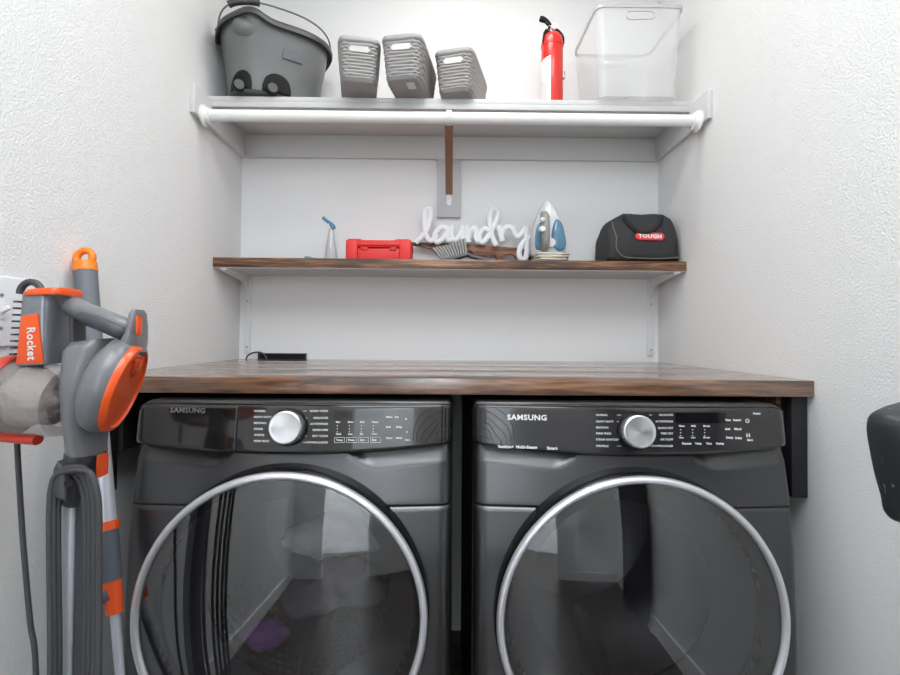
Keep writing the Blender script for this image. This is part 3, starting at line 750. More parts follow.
# ---------------------------------------------------------------- woven baskets
def basket(pxc, pyb, yaw, label):
    Yf = CAM.y + 0; zs = ZSH2
    # depth of the front bottom edge from its picture height
    Yf = -.40
    for _ in range(30):
        z = at(pxc, pyb, Yf).z; Yf += (z - zs) * -.6 if False else 0
        d = ray(pxc, pyb); tt = (zs - CAM.z) / d.z; Yf = CAM.y + d.y * tt
    fx = at(pxc, pyb, Yf).x
    L0, L1, W0, W1, H = .245, .285, .106, .130, .132
    t = thing('storage_basket', label, 'basket', (fx, Yf, zs), 'grey woven baskets on the top shelf', 0)
    a = math.radians(yaw)
    T = Matrix.Translation((fx, Yf, zs)) @ Matrix.Rotation(-a, 4, 'Z') @ Matrix.Translation((0, L0 / 2, 0))
    n = 96; rows = 88
    def hx(q): return lerp(W0, W1, q) / 2
    def hy(q): return lerp(L0, L1, q) / 2
    b = MB(T); V = []
    zlo, zhi = .012, H - .012
    for k in range(rows + 1):
        q = k / rows; z = lerp(zlo, zhi, q); ring = []
        base = superring(hx(z / H), hy(z / H), n, 7)
        m = len(base)
        for i, (x, y) in enumerate(base):
            row = z / (H - .024) * 11
            w = math.sin(row * 2 * PI) * (1 if False else 1)
            ph = math.sin(i / n * 2 * PI * 12) * (1 if int(row) % 2 else -1)
            off = .0026 * w + .0014 * ph * abs(math.sin(row * PI))
            l = math.hypot(x, y); nx_, ny_ = (x / hx(1), y / hy(1)); 
            dx, dy = math.copysign(abs(nx_) ** 6, nx_), math.copysign(abs(ny_) ** 6, ny_); dl = math.hypot(dx, dy) or 1
            ring.append((x + dx / dl * off, y + dy / dl * off, z))
        V.append(ring)
    vv = [[b.v(p) for p in r] for r in V]
    for k in range(rows):
        for i in range(n):
            p = V[k][i]; p2 = V[k][(i + 1) % n]
            mx, mz = (p[0] + p2[0]) / 2, (V[k][i][2] + V[k + 1][i][2]) / 2
            if abs(p[1]) > hy(.8) * .93:
                cxl = max(-.024, min(.024, mx))
                if math.hypot(mx - cxl, mz - .098) < .0095: continue
            b.f([vv[k][i], vv[k][(i + 1) % n], vv[k + 1][(i + 1) % n], vv[k + 1][i]])
    o = b.build('woven_side', M['basket'], t, 60); solid(o, .0025, 0)
    b = MB(T)
    b.rings([[(x, y, z) for x, y in superring(hx(z / H) + e, hy(z / H) + e, n, 7)] for e, z in ((-.004, 0), (.000, .003), (.0012, .012), (-.003, .012))], True, True)
    b.build('base', M['basket_base'], t, 50)
    b = MB(T)
    R = [[(x, y, z) for x, y in superring(hx(1) + e, hy(1) + e, n, 7)] for e, z in ((-.002, H - .013), (.003, H - .012), (.0045, H - .006), (.003, H), (-.002, H), (-.003, H - .006), (-.002, H - .013))]
    b.rings(R, False, False); b.build('rim', M['basket'], t, 50)
    b = MB(T)          # frame round the hand hole
    for sy in (-1, 1):
        pts = []
        for i in range(40):
            ang = 2 * PI * i / 40; cc = .024 if math.cos(ang) > 0 else -.024
            x = cc + math.cos(ang) * .0105; z = .098 + math.sin(ang) * .0105
            pts.append((x, sy * (hy(z / H) + .001), z))
        b = MB(T); b.tube(pts, .0022, 6, closed=True)
        b.build('hand_hole_frame', M['basket'], t, 60)
    return t, T
tb, Tb = basket(359, 82, -10, 'grey woven basket on the top shelf right beside the mop bucket')
tb2, Tb2 = basket(402, 80, 9, 'middle grey woven basket on the top shelf, sticker on its underside')
tb3, Tb3 = basket(454, 92, 15, 'grey woven basket set farthest back, rightmost of the three baskets')
b = MB(Tb2); b.box((.008, -.105, -.0006), (.034, -.062, 0.0002)); b.build('sticker', M['sticker'], tb2, 0)

# ---------------------------------------------------------------- fire extinguisher
def extinguisher():
    Y = -.19; c = at(552, 90, Y); x = c.x; zs = ZSH2; r = (at(563, 70, Y).x - at(541.5, 70, Y).x) / 2
    t = thing('fire_extinguisher', 'red fire extinguisher standing on the top shelf', 'extinguisher', (x, Y, zs))
    zsh = at(552, 40, Y).z; zn = at(552, 33, Y).z; ztp = at(545, 18, Y).z
    MB().lathe([(r * .9, 0), (r, .006), (r, zsh - zs - .012), (r * .93, zsh - zs + .004), (r * .72, zsh - zs + .016), (r * .40, zsh - zs + .022), (r * .36, zn - zs)], (x, Y, zs), (0, 0, 1), 36).build('cylinder', M['red'], t, 50)
    # paper label wraps the left side
    b = MB(); n = 14; ring0, ring1 = [], []
    A = [math.radians(170 + 82 * i / n) for i in range(n + 1)]
    z0 = zs + .01
    ztop = [at(549, 64, Y).z + .012 * i / n for i in range(n + 1)]
    g = [[b.v((x + math.cos(a) * (r + .0006), Y + math.sin(a) * (r + .0006), z)) for z in (z0, ztop[i])] for i, a in enumerate(A)]
    for i in range(n): b.f([g[i][0], g[i + 1][0], g[i + 1][1], g[i][1]])
    lo = b.build('paper_label', M['label_white'], t, 60)
    b = MB()
    for k in range(9):
        z = z0 + .02 + k * .0085; a0, a1 = math.radians(205), math.radians(236 - (k % 3) * 5)
        b.tube([(x + math.cos(lerp(a0, a1, i / 5)) * (r + .0009), Y + math.sin(lerp(a0, a1, i / 5)) * (r + .0009), z) for i in range(6)], .0008, 4)
    b.build('label_print', M['iron_grey'], lo, 0)
    # bracket strap and clip
    zc = at(552, 76, Y).z
    MB().lathe([(r + .0004, -.006), (r + .0016, -.005), (r + .0016, .005), (r + .0004, .006)], (x, Y, at(552, 52, Y).z + .02), (0, 0, 1), 36, False, False).build('strap', M['red'], t, 50)
    MB().box((x + r - .003, Y - .012, zc - .012), (x + r + .007, Y + .006, zc + .012), .002).build('clip', M['metal'], t)
    # valve and levers
    MB().cyl((x, Y, zn - .004), (x, Y, zn + .022), .013, .011, 20).build('valve', M['metal'], t)
    b = MB(); b.tube(catmull([(x + .004, Y, zn + .016), (x + .022, Y - .004, zn + .004), (x + .036, Y - .008, zn - .018), (x + .037, Y - .01, zn - .045)], 6), .005, 10); b.build('hose', M['black_plastic'], t)
    b = MB(); b.tube(catmull([(x - .004, Y, zn + .014), (x - .02, Y - .008, zn + .004), (x - .031, Y - .016, zn - .018), (x - .034, Y - .018, zn - .048)], 6), [.007] * 12 + [.006] * 7, 8, flat=.6); b.build('carry_handle', M['black_plastic'], t)
    p = [at(560, 34, Y), at(551, 27, Y), at(546, 21, Y), at(539.5, 18.5, Y)]
    b = MB(); b.tube(catmull(p, 5), [.006, .006, .006, .006, .007, .008, .009, .009, .009, .009, .009, .010, .011, .011, .010, .008], 8, flat=.9); b.build('squeeze_lever', M['black_plastic'], t)
    MB().cyl((x + .002, Y - .012, zn + .012), (x + .002, Y - .022, zn + .012), .010, n=20).build('gauge', M['label_white'], t)
    b = MB(); b.tube([(x - .012 + math.cos(a) * .008, Y - .01, zn + .012 + math.sin(a) * .008) for a in [2 * PI * k / 16 for k in range(16)]], .0015, 6, closed=True); b.build('pull_pin', M['metal'], t)
extinguisher()

# ---------------------------------------------------------------- clear bin
def clear_bin():
    zs = ZSH2; Yf, Yb = -.335, -.045
    a, c = at(597, 4, Yf), at(684, 4, Yf); H = a.z - zs
    cx_, cy_ = (a.x + c.x) / 2, (Yf + Yb) / 2; hx1 = (c.x - a.x) / 2; hy1 = (Yb - Yf) / 2
    t = thing('storage_bin', 'clear plastic storage bin at the right end of the top shelf', 'bin', (cx_, cy_, zs))
    T = Matrix.Translation((cx_, cy_, zs)); n = 80
    def ring(q, e=0): return [(x, y, q * H) for x, y in superring(lerp(hx1 * .9, hx1, q) + e, lerp(hy1 * .9, hy1, q) + e, n, 12)]
    b = MB(T); rows = 30; V = [ring(k / rows) for k in range(rows + 1)]; vv = [[b.v(p) for p in r] for r in V]
    for k in range(rows):
        for i in range(n):
            p, p2 = V[k][i], V[k][(i + 1) % n]; mx = (p[0] + p2[0]) / 2; mz = (V[k][i][2] + V[k + 1][i][2]) / 2
            if abs(p[1]) > hy1 * .85:
                cl = max(-.033, min(.033, mx))
                if math.hypot(mx - cl, mz - H * .885) < .0125: continue
            b.f([vv[k][i], vv[k][(i + 1) % n], vv[k + 1][(i + 1) % n], vv[k + 1][i]])
    b.f(list(reversed(vv[0])))
    b.build('body', M['bin'], t, 50)
    b = MB(T); R = [[(x, y, H + dz) for x, y in superring(hx1 + e, hy1 + e, n, 12)] for e, dz in ((0, -.012), (.004, -.011), (.005, 0), (.002, .002), (-.001, 0), (0, -.012))]
    b.rings(R, False, False); b.build('rim', M['bin_rim'], t, 50)
    b = MB(T)
    for sy in (-1, 1):
        pts = []
        for i in range(40):
            g = 2 * PI * i / 40; cc = .033 if math.cos(g) > 0 else -.033
            x = cc + math.cos(g) * .0135; z = H * .885 + math.sin(g) * .0135
            pts.append((x, sy * (lerp(hy1 * .9, hy1, z / H)), z))
        b = MB(T); b.tube(pts, .002, 6, closed=True)
        b.build('hand_hole_frame', M['bin_rim'], t, 60)
    b = MB(T)       # embossed ribs of the rear side
    for k in range(9):
        z = H * (.16 + .055 * k); y = lerp(hy1 * .9, hy1, z / H) - .002
        b.tube([(-.07, y, z - .01), (.07, y, z + .018)], .0012, 5)
    b.build('embossed_rib', M['bin_rim'], t, 60)
clear_bin()

# ---------------------------------------------------------------- things on the wooden shelf
def spray_bottle():
    Y = -.10; x = at(331, 250, Y).x; zs = ZW
    t = thing('spray_bottle', 'small clear spray bottle with a blue trigger on the wooden shelf', 'bottle', (x, Y, zs))
    zt = at(330, 229, Y).z; r = (at(339, 250, Y).x - at(325, 250, Y).x) / 2
    MB().lathe([(r * .9, 0), (r, .004), (r * .98, .02), (r * .55, (zt - zs) * .7), (.010, (zt - zs) * .95), (.009, zt - zs)], (x, Y, zs), (0, 0, 1), 28).build('body', M['clear'], t, 50)
    MB().lathe([(r * .86, .003), (r * .9, .012), (.001, .0125)], (x, Y, zs), (0, 0, 1), 28).build('liquid', M['label_white'], t, 50)
    b = MB(); b.tube(catmull([at(333.5, 229, Y), at(332.5, 226, Y), at(329, 222.5, Y), at(325, 219.5, Y), at(323, 217.5, Y)], 4), [.009, .009, .009, .009, .009, .008, .008, .007, .007, .006, .006, .006, .006, .006, .006, .006, .006], 10); b.build('spray_head', M['blue'], t, 60)
    b = MB(); b.tube([at(329.5, 223.5, Y - .004), at(327.2, 227, Y - .004), at(327.4, 231, Y - .004)], .0028, 8); b.build('trigger', M['label_white'], t)
spray_bottle()
Yt = -.17
b = MB(); a, c = at(305, 257, Yt), at(326, 258, Yt); zs = ZW
b.tube([(a.x, Yt, zs + .0085), (a.x + .012, Yt, zs + .0085), (a.x + .03, Yt, zs + .006), (c.x, Yt, zs + .004)], [.0085, .0082, .0055, .004], 14)
b.box((a.x + .001, Yt - .012, zs), (a.x + .008, Yt + .012, zs + .014), .001)
tag(b.build('nozzle', M['teal']), 'small teal plastic nozzle lying beside the spray bottle', 'nozzle')

def red_case():
    Y0, Y1 = -.205, -.06; zs = ZW
    a, c = at(345.5, 250, Y0), at(411, 250, Y0); zt = at(380, 240, Y0).z; zc = at(380, 239, Y0).z + .002
    x0, x1 = a.x, c.x; W = x1 - x0; H = zc - zs; cx_ = (x0 + x1) / 2
    t = thing('tool_case', 'small bright red plastic case on the wooden shelf', 'case', (cx_, (Y0 + Y1) / 2, zs))
    b = MB(); b.box((x0 + .002, Y0 + .012, zs), (x1 - .002, Y1, zs + H * .60), .006, 3); b.build('lower_shell', M['red_case'], t)
    b = MB()
    b.prism([(x0, Y0 + .006, zs + H * .61), (x1, Y0 + .006, zs + H * .61), (x1, Y0 + .006, zs + H - .006), (x1 - .01, Y0 + .006, zs + H), (x1 - .05, Y0 + .006, zs + H), (x1 - .062, Y0 + .006, zs + H - .008), (x0 + .062, Y0 + .006, zs + H - .008), (x0 + .05, Y0 + .006, zs + H), (x0 + .01, Y0 + .006, zs + H), (x0, Y0 + .006, zs + H - .006)], (0, Y1 - Y0 - .006, 0), .003, 2)
    b.build('lid', M['red_case'], t)
    b = MB()
    for sx in (-1, 1): b.box((cx_ + sx * (W / 2 - .021) - .021, Y0, zs), (cx_ + sx * (W / 2 - .021) + .021, Y0 + .02, zs + H * .94), .005, 3)
    b.box((x0 + .03, Y0 + .001, zs + H * .66), (x1 - .03, Y0 + .015, zs + H * .86), .004, 3)
    b.build('carry_handle', M['red_case'], t)
    for sx in (-.22, .22):
        b = MB(); b.box((cx_ + sx * W - .012, Y0 + .007, zs + H * .48), (cx_ + sx * W + .012, Y0 + .013, zs + H * .66), .002)
        b.build('latch', M['red_case'], t)
red_case()

def laundry_sign():
    Y = -.055; zs = ZW
    P = lambda cx_, cy_, y=Y: at(400 + cx_ / 5, 190 + cy_ / 5, y)
    t = thing('laundry_sign', 'white script laundry sign on a brown wooden plank', 'sign', (P(360, 330).x, Y, zs))
    poly = [(60, 260), (230, 266), (380, 274), (520, 284), (662, 297), (664, 325), (650, 356), (592, 358)]
    for k in range(9): a_ = PI * k / 8; poly.append((548 + 36 * math.cos(a_), 358 - 42 * math.sin(a_)))
    poly += [(498, 358), (484, 345)]
    for k in range(7): a_ = PI * k / 6; poly.append((466 + 15 * math.cos(a_), 338 - 18 * math.sin(a_)))
    poly += [(440, 340), (400, 340), (366, 322)]
    for k in range(7): a_ = PI * k / 6; poly.append((346 + 16 * math.cos(a_), 316 - 16 * math.sin(a_)))
    poly += [(320, 316), (250, 306), (160, 294), (60, 274)]
    pts = [P(*q, -.04) for q in poly]
    zmin = min(p.z for p in pts)
    for p in pts:
        p.y = -.04
        if p.z < zs + .004: p.z = zs
    MB().prism(pts, (0, .018, 0), .001).build('plank', M['sign_wood'], t)
    strokes = [
        [(78, 263), (105, 238), (138, 190), (153, 130), (150, 96), (138, 88), (125, 108), (122, 170), (130, 225), (150, 254), (172, 245), (186, 222)],
        [(238, 198), (215, 184), (186, 206), (174, 238), (186, 260), (212, 246), (234, 212), (241, 184)],
        [(241, 184), (236, 232), (246, 254), (262, 240)], [(258, 178), (256, 222), (270, 250), (292, 238), (310, 204), (315, 180)],
        [(315, 180), (312, 225), (322, 252), (334, 248)], [(334, 176), (338, 222), (343, 262)],
        [(343, 240), (356, 202), (372, 188), (382, 206), (380, 238), (390, 256), (402, 246)],
        [(444, 205), (424, 194), (402, 216), (396, 246), (412, 262), (436, 240), (462, 196), (484, 146), (488, 108), (470, 94), (452, 114), (449, 168), (458, 222), (470, 258), (482, 278)],
        [(492, 176), (502, 212), (513, 258)], [(509, 226), (524, 194), (546, 184), (562, 194)],
        [(566, 180), (570, 212), (586, 234), (606, 222), (624, 196), (630, 184)],
        [(630, 184), (634, 240), (636, 296), (628, 340), (608, 348), (596, 322), (604, 284), (626, 254), (654, 234)]]
    b = MB(); m = P(0, 0); sc = (P(10, 0) - m).length / 10
    for s_ in strokes:
        pts = catmull([P(*q, Y - .002) for q in s_], 5)
        for p in pts: p.z = max(p.z, zs + .0135 * .9)
        b.tube(pts, .0112, 10, flat=.6)
    b.build('script_lettering', M['white_paint'], t, 60)
laundry_sign()

def brush():
    Y = -.165; zs = ZW
    P = lambda cx_, cy_, y=Y: at(400 + cx_ / 5, 190 + cy_ / 5, y)
    t = thing('hand_brush', 'grey bristled hand brush lying in front of the laundry sign', 'brush', (P(300, 350).x, Y, zs))
    b = MB()
    hd = [P(205, 348), P(335, 318), P(345, 326), P(262, 352), P(215, 357)]
    for p in hd: p.z = max(p.z, zs)
    b.prism([Vector((p.x, Y - .014, p.z)) for p in hd], (0, .05, 0), .002); b.build('head', M['brush_grey'], t)
    b = MB(); pts = [P(330, 320), P(370, 332), P(420, 344), P(478, 350)]
    for i, p in enumerate(pts): p.z = max(p.z, zs + .0065); p.y = Y + .012
    b.tube(catmull(pts, 5), [.0085] * 5 + [.0075] * 5 + [.007] * 6, 10, flat=1.4); b.build('handle', M['brush_grey'], t, 60)
    for k in range(11):
        q = k / 10
        base = P(lerp(212, 330, q), lerp(346, 318, q)); tip = P(lerp(165, 322, q), lerp(292, 243, q ** .9) + 8 * math.sin(q * PI))
        for j in range(3):
            b = MB(); y = Y - .006 + j * .016
            b.tube([Vector((base.x, y, base.z)), Vector((lerp(base.x, tip.x, .5), y, lerp(base.z, tip.z, .52))), Vector((tip.x, y - .004 + .004 * j, tip.z))], [.0034, .0042, .0050], 7, flat=1.3)
            b.build('bristle_tuft', M['bristle'], t, 60)
brush()

def iron():
    zs = ZW; Y = -.140
    P = lambda cx_, cy_, y=Y: at(400 + cx_ / 5, 190 + cy_ / 5, y)
    c = P(748, 330); t = thing('clothes_iron', 'white and blue steam iron standing on its heel', 'iron', (c.x, Y, zs))
    out = [(735, 46), (762, 70), (795, 120), (815, 175), (828, 235), (834, 290), (832, 322), (800, 334), (700, 334), (668, 322), (662, 280), (663, 235), (674, 180), (694, 118), (716, 68)]
    pts = catmull([P(*q, Y) for q in out], 5, True); cz = sum(p.z for p in pts) / len(pts); cxm = sum(p.x for p in pts) / len(pts)
    zmin = min(p.z for p in pts); sc = zs + .022 - zmin
    def ringy(k, y, dz=0): return [Vector((cxm + (p.x - cxm) * k, y, cz + (p.z - cz) * (1 - (1 - k) * .6) + dz)) for p in pts]
    b = MB(); b.rings([ringy(1.0, Y + .055), ringy(1.02, Y + .052), ringy(1.02, Y + .047), ringy(1.0, Y + .044)]); b.build('soleplate', M['metal'], t, 50)
    b = MB(); b.rings([ringy(.97, Y + .044), ringy(.99, Y + .038), ringy(.97, Y + .015), ringy(.90, Y - .005), ringy(.78, Y - .02), ringy(.60, Y - .028)]); b.build('body', M['iron_white'], t, 60)
    zl = min(p.z for p in pts)
    for side in (-1, 1):
        o2 = [(772, 152), (800, 172), (816, 228), (822, 285), (800, 312), (768, 306), (748, 268), (752, 200)] if side > 0 else [(690, 172), (704, 178), (700, 240), (702, 300), (688, 306), (674, 292), (672, 235), (680, 190)]
        q2 = catmull([P(*q, Y) for q in o2], 4, True); m2 = sum((p for p in q2), Vector()) / len(q2)
        b = MB(); b.rings([[Vector((m2.x + (p.x - m2.x) * k, y, m2.z + (p.z - m2.z) * k)) for p in q2] for k, y in ((1, Y + .03), (1, Y - .022), (.95, Y - .029), (.8, Y - .033))]); b.build('water_tank', M['iron_blue'], t, 60)
    # handle bar standing off the body
    hp = [P(714, 300), P(714, 285), P(712, 240), P(711, 190), P(712, 150), P(716, 128)]; ho = [-.012, -.048, -.062, -.064, -.055, -.012]
    pp_ = catmull([Vector((p.x, Y + o, p.z)) for p, o in zip(hp, ho)], 5)
    b = MB(); b.tube(pp_, .0150, 14); b.build('handle', M['iron_grey'], t, 60)
    for q, r in (((711, 150), .0085), ((711, 197), .0115)):
        p = P(*q, Y - .07); b = MB(); b.cyl((p.x, Y - .066, p.z), (p.x, Y - .083, p.z), r, r * .9, 20, .002); b.build('button', M['iron_white'], t, 50)
    p = P(752, 265, Y - .03); MB().cyl((p.x, Y - .018, p.z), (p.x, Y - .042, p.z), .019, .017, 28, .003).build('dial', M['iron_white'], t, 50)
    # heel block down to the shelf
    MB().box((c.x - .042, Y - .032, zs), (c.x + .046, Y + .05, zl + .012), .006, 3).build('heel', M['iron_white'], t)
    b = MB(); loop = []
    for k in range(3 * 28):
        a_ = 2 * PI * k / 28; q = k / 84
        loop.append((c.x + math.cos(a_) * (.060 + .006 * math.sin(k * .7)) + .002, Y + .002 + math.sin(a_) * (.060 + .004 * math.cos(k)), zs + .0050 + .030 * q + .003 * math.sin(a_ * 2 + 1)))
    loop = [(p[0], p[1], max(p[2], zs + .0045)) for p in loop]
    loop = [(c.x - .085, Y - .03, zs + .0045), (c.x - .07, Y - .045, zs + .0045)] + loop[14:] 
    b.tube(loop, .0042, 8); b.build('power_cord', M['cord_cream'], t, 60)
iron()

def bag():
    zs = ZW; Y0, Y1 = -.215, -.045
    P = lambda cx_, cy_, y=-.13: at(580 + cx_ / 7.5, 200 + cy_ / 7.5, y)
    xl, xr = at(597, 255, -.09).x, at(679, 255, -.2).x; cx_ = (xl + xr) / 2
    t = thing('tool_bag', 'black fabric tool bag with a red logo on the wooden shelf', 'bag', (cx_, (Y0 + Y1) / 2, zs))
    sil = [(122, 440), (126, 330), (133, 250), (150, 205), (172, 178), (215, 150), (260, 130), (300, 116), (400, 121), (500, 121), (590, 118), (650, 124), (700, 148), (728, 190), (740, 250), (748, 340), (752, 440)]
    S = [(lerp(xl, xr, (q[0] - 122) / 630), P(*q).z) for q in sil]
    n = 60; b = MB(); rings = []
    for i in range(n + 1):
        x = lerp(xl, xr, i / n); zt = interp(S, x) - zs
        e = min(1, min(i, n - i) / 5); kd = .80 + .20 * math.sin(min(1, min(i, n - i) / 7) * PI / 2)
        ring = []
        ym = (Y0 + Y1) / 2; hd = (Y1 - Y0) / 2 * kd
        for j in range(28):
            a_ = 2 * PI * j / 28; c_, s_ = math.cos(a_), math.sin(a_)
            yy = hd * math.copysign(abs(c_) ** .5, c_); zz = math.copysign(abs(s_) ** (.62 if s_ > 0 else .25), s_)
            z = zt * (.5 + .5 * zz)
            yy *= 1 - .38 * max(0, z / .16 - .45)
            w = noise.noise(Vector((x * 22, yy * 22, z * 22))) * .005 + noise.noise(Vector((x * 55, yy * 30 + 4, z * 40))) * .0025
            ring.append((x, ym + yy + (w if abs(c_) > .2 else 0), zs + max(0, z + (w if s_ > .3 else 0))))
        rings.append(ring)
    b.rings(rings); b.build('body', M['bag'], t, 60)
    def front(px, py):
        z = P(px, py).z - zs; f = 1 - .38 * max(0, z / .16 - .45); y = (Y0 + Y1) / 2 - (Y1 - Y0) / 2 * f
        q = P(px, py, y); return Vector((q.x, y - .004, q.z))
    for y_, mir in ((0, False), (1, True)):
        pts = catmull([front(*q) + Vector((0, -.004, 0)) for q in ((322, 118), (350, 165), (400, 215), (455, 246), (520, 240), (575, 200), (600, 160), (602, 120))], 6)
        if mir: pts = [Vector((p.x, Y0 + Y1 - p.y, p.z)) for p in pts]
        b = MB(); b.tube(pts, .0075, 8, flat=.42); b.build('strap', M['bag_strap'], t, 60)
    b = MB(); b.tube(catmull([front(*q) for q in ((238, 165), (248, 215), (272, 285), (268, 350), (292, 400), (340, 430), (440, 438), (600, 440), (735, 432))], 6), .0022, 6); b.build('piping', M['bag_piping'], t)
    # logo patch
    c = front(520, 276); r = .0140; L = .037
    u = Vector((1, 0, 0)); v_ = (front(520, 260) - front(520, 290)).normalized()
    a_ = math.radians(-1.5); u, v_ = u * math.cos(a_) + v_ * math.sin(a_), v_ * math.cos(a_) - u * math.sin(a_)
    nrm = u.cross(v_)
    if nrm.y > 0: nrm = -nrm
    pol = []
    for k in range(24):
        g = 2 * PI * (k + .5) / 24; pol.append(c + u * (math.cos(g) * r + (L if math.cos(g) > 0 else -L)) + v_ * math.sin(g) * r - nrm * .004)
    lg = MB().prism(pol, nrm * .0075, .0004).build('logo_patch', M['logo_red'], t)
    b = MB(); b.text('TOUGH', .0195, c + nrm * .0042 - v_ * .001, u, v_, .0004, 'CENTER', .0009, 1.12); b.build('logo_lettering', M['print_white'], lg, 0)
bag()

# ---------------------------------------------------------------- switch plate on the left wall
p0 = atX(36.5, 281, -HW); p1 = atX(34, 346, -HW)
zt, zb = p0.z, p1.z; y1 = p0.y; y0 = y1 - .118
t = thing('light_switch', 'white wall switch plate on the left wall behind the vacuum', 'switch', (-HW, (y0 + y1) / 2, zb))
MB().box((-HW, y0, zb), (-HW + .006, y1, zt), .003, 3).build('plate', M['plate'], t)
zc = (zt + zb) / 2
for k in (.3, .7):
    yc = lerp(y0, y1, k)
    b = MB(); b.box((-HW + .006, yc - .006, zc - .013), (-HW + .008, yc + .006, zc + .013)); b.box((-HW + .006, yc - .004, zc + .0), (-HW + .022, yc + .004, zc + .008), .002, 2, Matrix.Rotation(-.5, 4, 'Y'))
    b.build('toggle', M['plate'], t)
    for dz in (-.03, .03): MB().cyl((-HW + .006, yc, zc + dz), (-HW + .0075, yc, zc + dz), .003, n=10).build('screw', M['metal'], t)

# ---------------------------------------------------------------- stick vacuum
def vacuum():
    Y = -1.115
    P = lambda px, py, y=Y: at(px, py, y)
    base = P(82, 675); t = thing('stick_vacuum', 'grey and orange corded stick vacuum standing at the left', 'vacuum', (base.x, Y, 0))
    # main motor pod: from the upper left housing to the neck
    def loft(name, secs, m, n=28, e=3, par=t, cap=True, sm=50):
        b = MB(); rs = []
        for (pl, pr, hd, yc) in secs:        # left and right picture points, half depth, depth centre
            kk = .85 if e >= 5 else .45; A, B = P(*pl, Y + yc - hd * kk), P(*pr, Y + yc + hd * kk); mid = (A + B) / 2; mid.y = Y + yc; u = (B - A) / 2; u.y = 0
            rs.append([mid + u * x + Vector((0, y, 0)) for x, y in superring(1, hd, n, e)])
        b.rings(rs, cap, cap); return b.build(name, m, par, sm)
    loft('motor_pod', [((70, 344), (122, 338), .036, 0), ((64, 352), (124, 346), .050, 0), ((64, 385), (114, 390), .054, 0), ((66, 415), (106, 422), .048, 0), ((67, 440), (106, 442), .040, 0), ((67, 452), (106, 452), .036, 0)], M['vac_grey'], e=2.4)
    o = loft('upper_housing', [((16, 367), (73, 362), .032, -.01), ((17, 340), (73, 345), .032, -.01), ((19, 315), (72.5, 310), .031, -.01), ((21, 296), (72, 293), .030, -.01), ((23, 292), (71, 290), .027, -.01)], M['vac_silver'], e=5)
    loft('top_trim', [((22, 295.5), (84, 297), .033, -.01), ((21, 292.5), (85, 293), .034, -.01), ((26, 289.5), (82, 290), .030, -.01)], M['vac_orange'], e=5)
    # label plate
    yl = -.0405
    pol = [P(23, 316, Y + yl), P(39, 313.5, Y + yl), P(44.5, 363, Y + yl), P(17.5, 364.5, Y + yl)]
    lb = MB().prism(pol, (0, -.004, 0), .0015).build('label_plate', M['vac_orange'], t)
    u = (P(31, 360, Y) - P(30, 320, Y)).normalized(); vv = Vector((u.z, 0, -u.x)) * -1
    b = MB(); b.text('Rocket', .0185, P(30.5, 327, Y + yl - .0045), u, Vector((-u.z, 0, u.x)), .0004, 'LEFT', .0003, .92); b.build('label_lettering', M['print_white'], lb, 0)
    b = MB()
    for k in range(9):
        A = P(lerp(20.5, 16.5, k / 8), 302 + 6.5 * k, Y - .03); b.box((A.x - .0015, A.y - .012, A.z - .0015), (A.x + .005, A.y + .012, A.z + .0015))
    b.build('vent_slots', M['vac_dark'], t, 0)
    # round lug on top
    b = MB(); b.tube([P(31 + 11 * math.cos(a), 294 - 12 * math.sin(a), Y + .03) for a in [PI * k / 10 for k in range(11)]], .006, 10); b.build('hose_lug', M['vac_dark'], t)
    # side disc
    n_ = Vector((.90, .26, -.29)).normalized(); c = P(128.5, 388.5, Y - .01); R = .0785
    up = Vector((.30, 0, .95)); up = (up - n_ * up.dot(n_)).normalized()
    c2 = c - n_ * .030
    MB().lathe([(R * .70, -.022), (R * .95, -.010), (R * 1.0, .0), (R * 1.0, .012), (R * .95, .020)], c2, n_, 48, up=up).build('motor_cover', M['vac_grey'], t, 50)
    MB().lathe([(R * .93, .012), (R * .95, .022), (R * .90, .030), (R * .84, .031), (R * .82, .027), (R * .5, .029), (.001, .030)], c2, n_, 56, up=up).build('orange_filter_cover', M['vac_orange'], t, 40)
    w = n_.cross(up)
    q = c2 + n_ * .029 + up * R * .46
    b = MB(); b.sphere(q, .018, n=20); 
    for v in b.bm.verts:
        d_ = (v.co - q); h = d_.dot(n_); v.co -= n_ * h * .72
    b.build('finger_grip', M['vac_red'], t, 80)
    q = c2 + n_ * .029 + up * R * .66; b = MB(); pts = [q + w * .016 * math.cos(a) - up * (.0 + .020 * math.sin(a)) + n_ * .002 for a in [PI * k / 12 for k in range(13)]]; b.tube(pts, .0035, 8); b.build('grip_lip', M['vac_orange'], t, 60)
    # handle
    hp = [P(74, 307, Y - .0), P(84, 311, Y - .01), (P(104, 318, Y - .02)), P(122, 325, Y - .02), P(134, 330, Y - .01)]
    b = MB(); b.tube(catmull(hp, 6), [.017] * 6 + [.015] * 6 + [.014] * 6 + [.014] * 7, 16, flat=1.1); b.build('handle', M['vac_grey'], t, 60)
    hp = [P(84, 317, Y - .022), P(100, 323, Y - .03), P(118, 331, Y - .03), P(126, 334, Y - .02)]
    b = MB(); b.tube(catmull(hp, 6), .012, 14); b.build('handle_grip', M['vac_dark'], t, 60)
    loft('trigger_block', [((105, 372), (146, 352), .026, -.01), ((118, 350), (146.5, 340), .028, -.01), ((128, 330), (146, 326), .024, -.01), ((131, 314), (145, 314), .020, -.01), ((133, 310), (143, 310), .014, -.01)], M['vac_grey'], e=3)
    MB().box(P(135.5, 335, Y - .04), P(142.5, 316, Y - .028), .003).build('power_switch', M['vac_orange'], t)
    loft('handle_post', [((72, 342), (84, 340), .016, 0), ((71, 325), (84, 325), .016, 0), ((72, 305), (86, 306), .018, 0)], M['vac_dark'])
    # dust cup
    A, B = P(13, 396, Y - .01), P(66, 402, Y - .01); ax = (B - A); Lc = ax.length
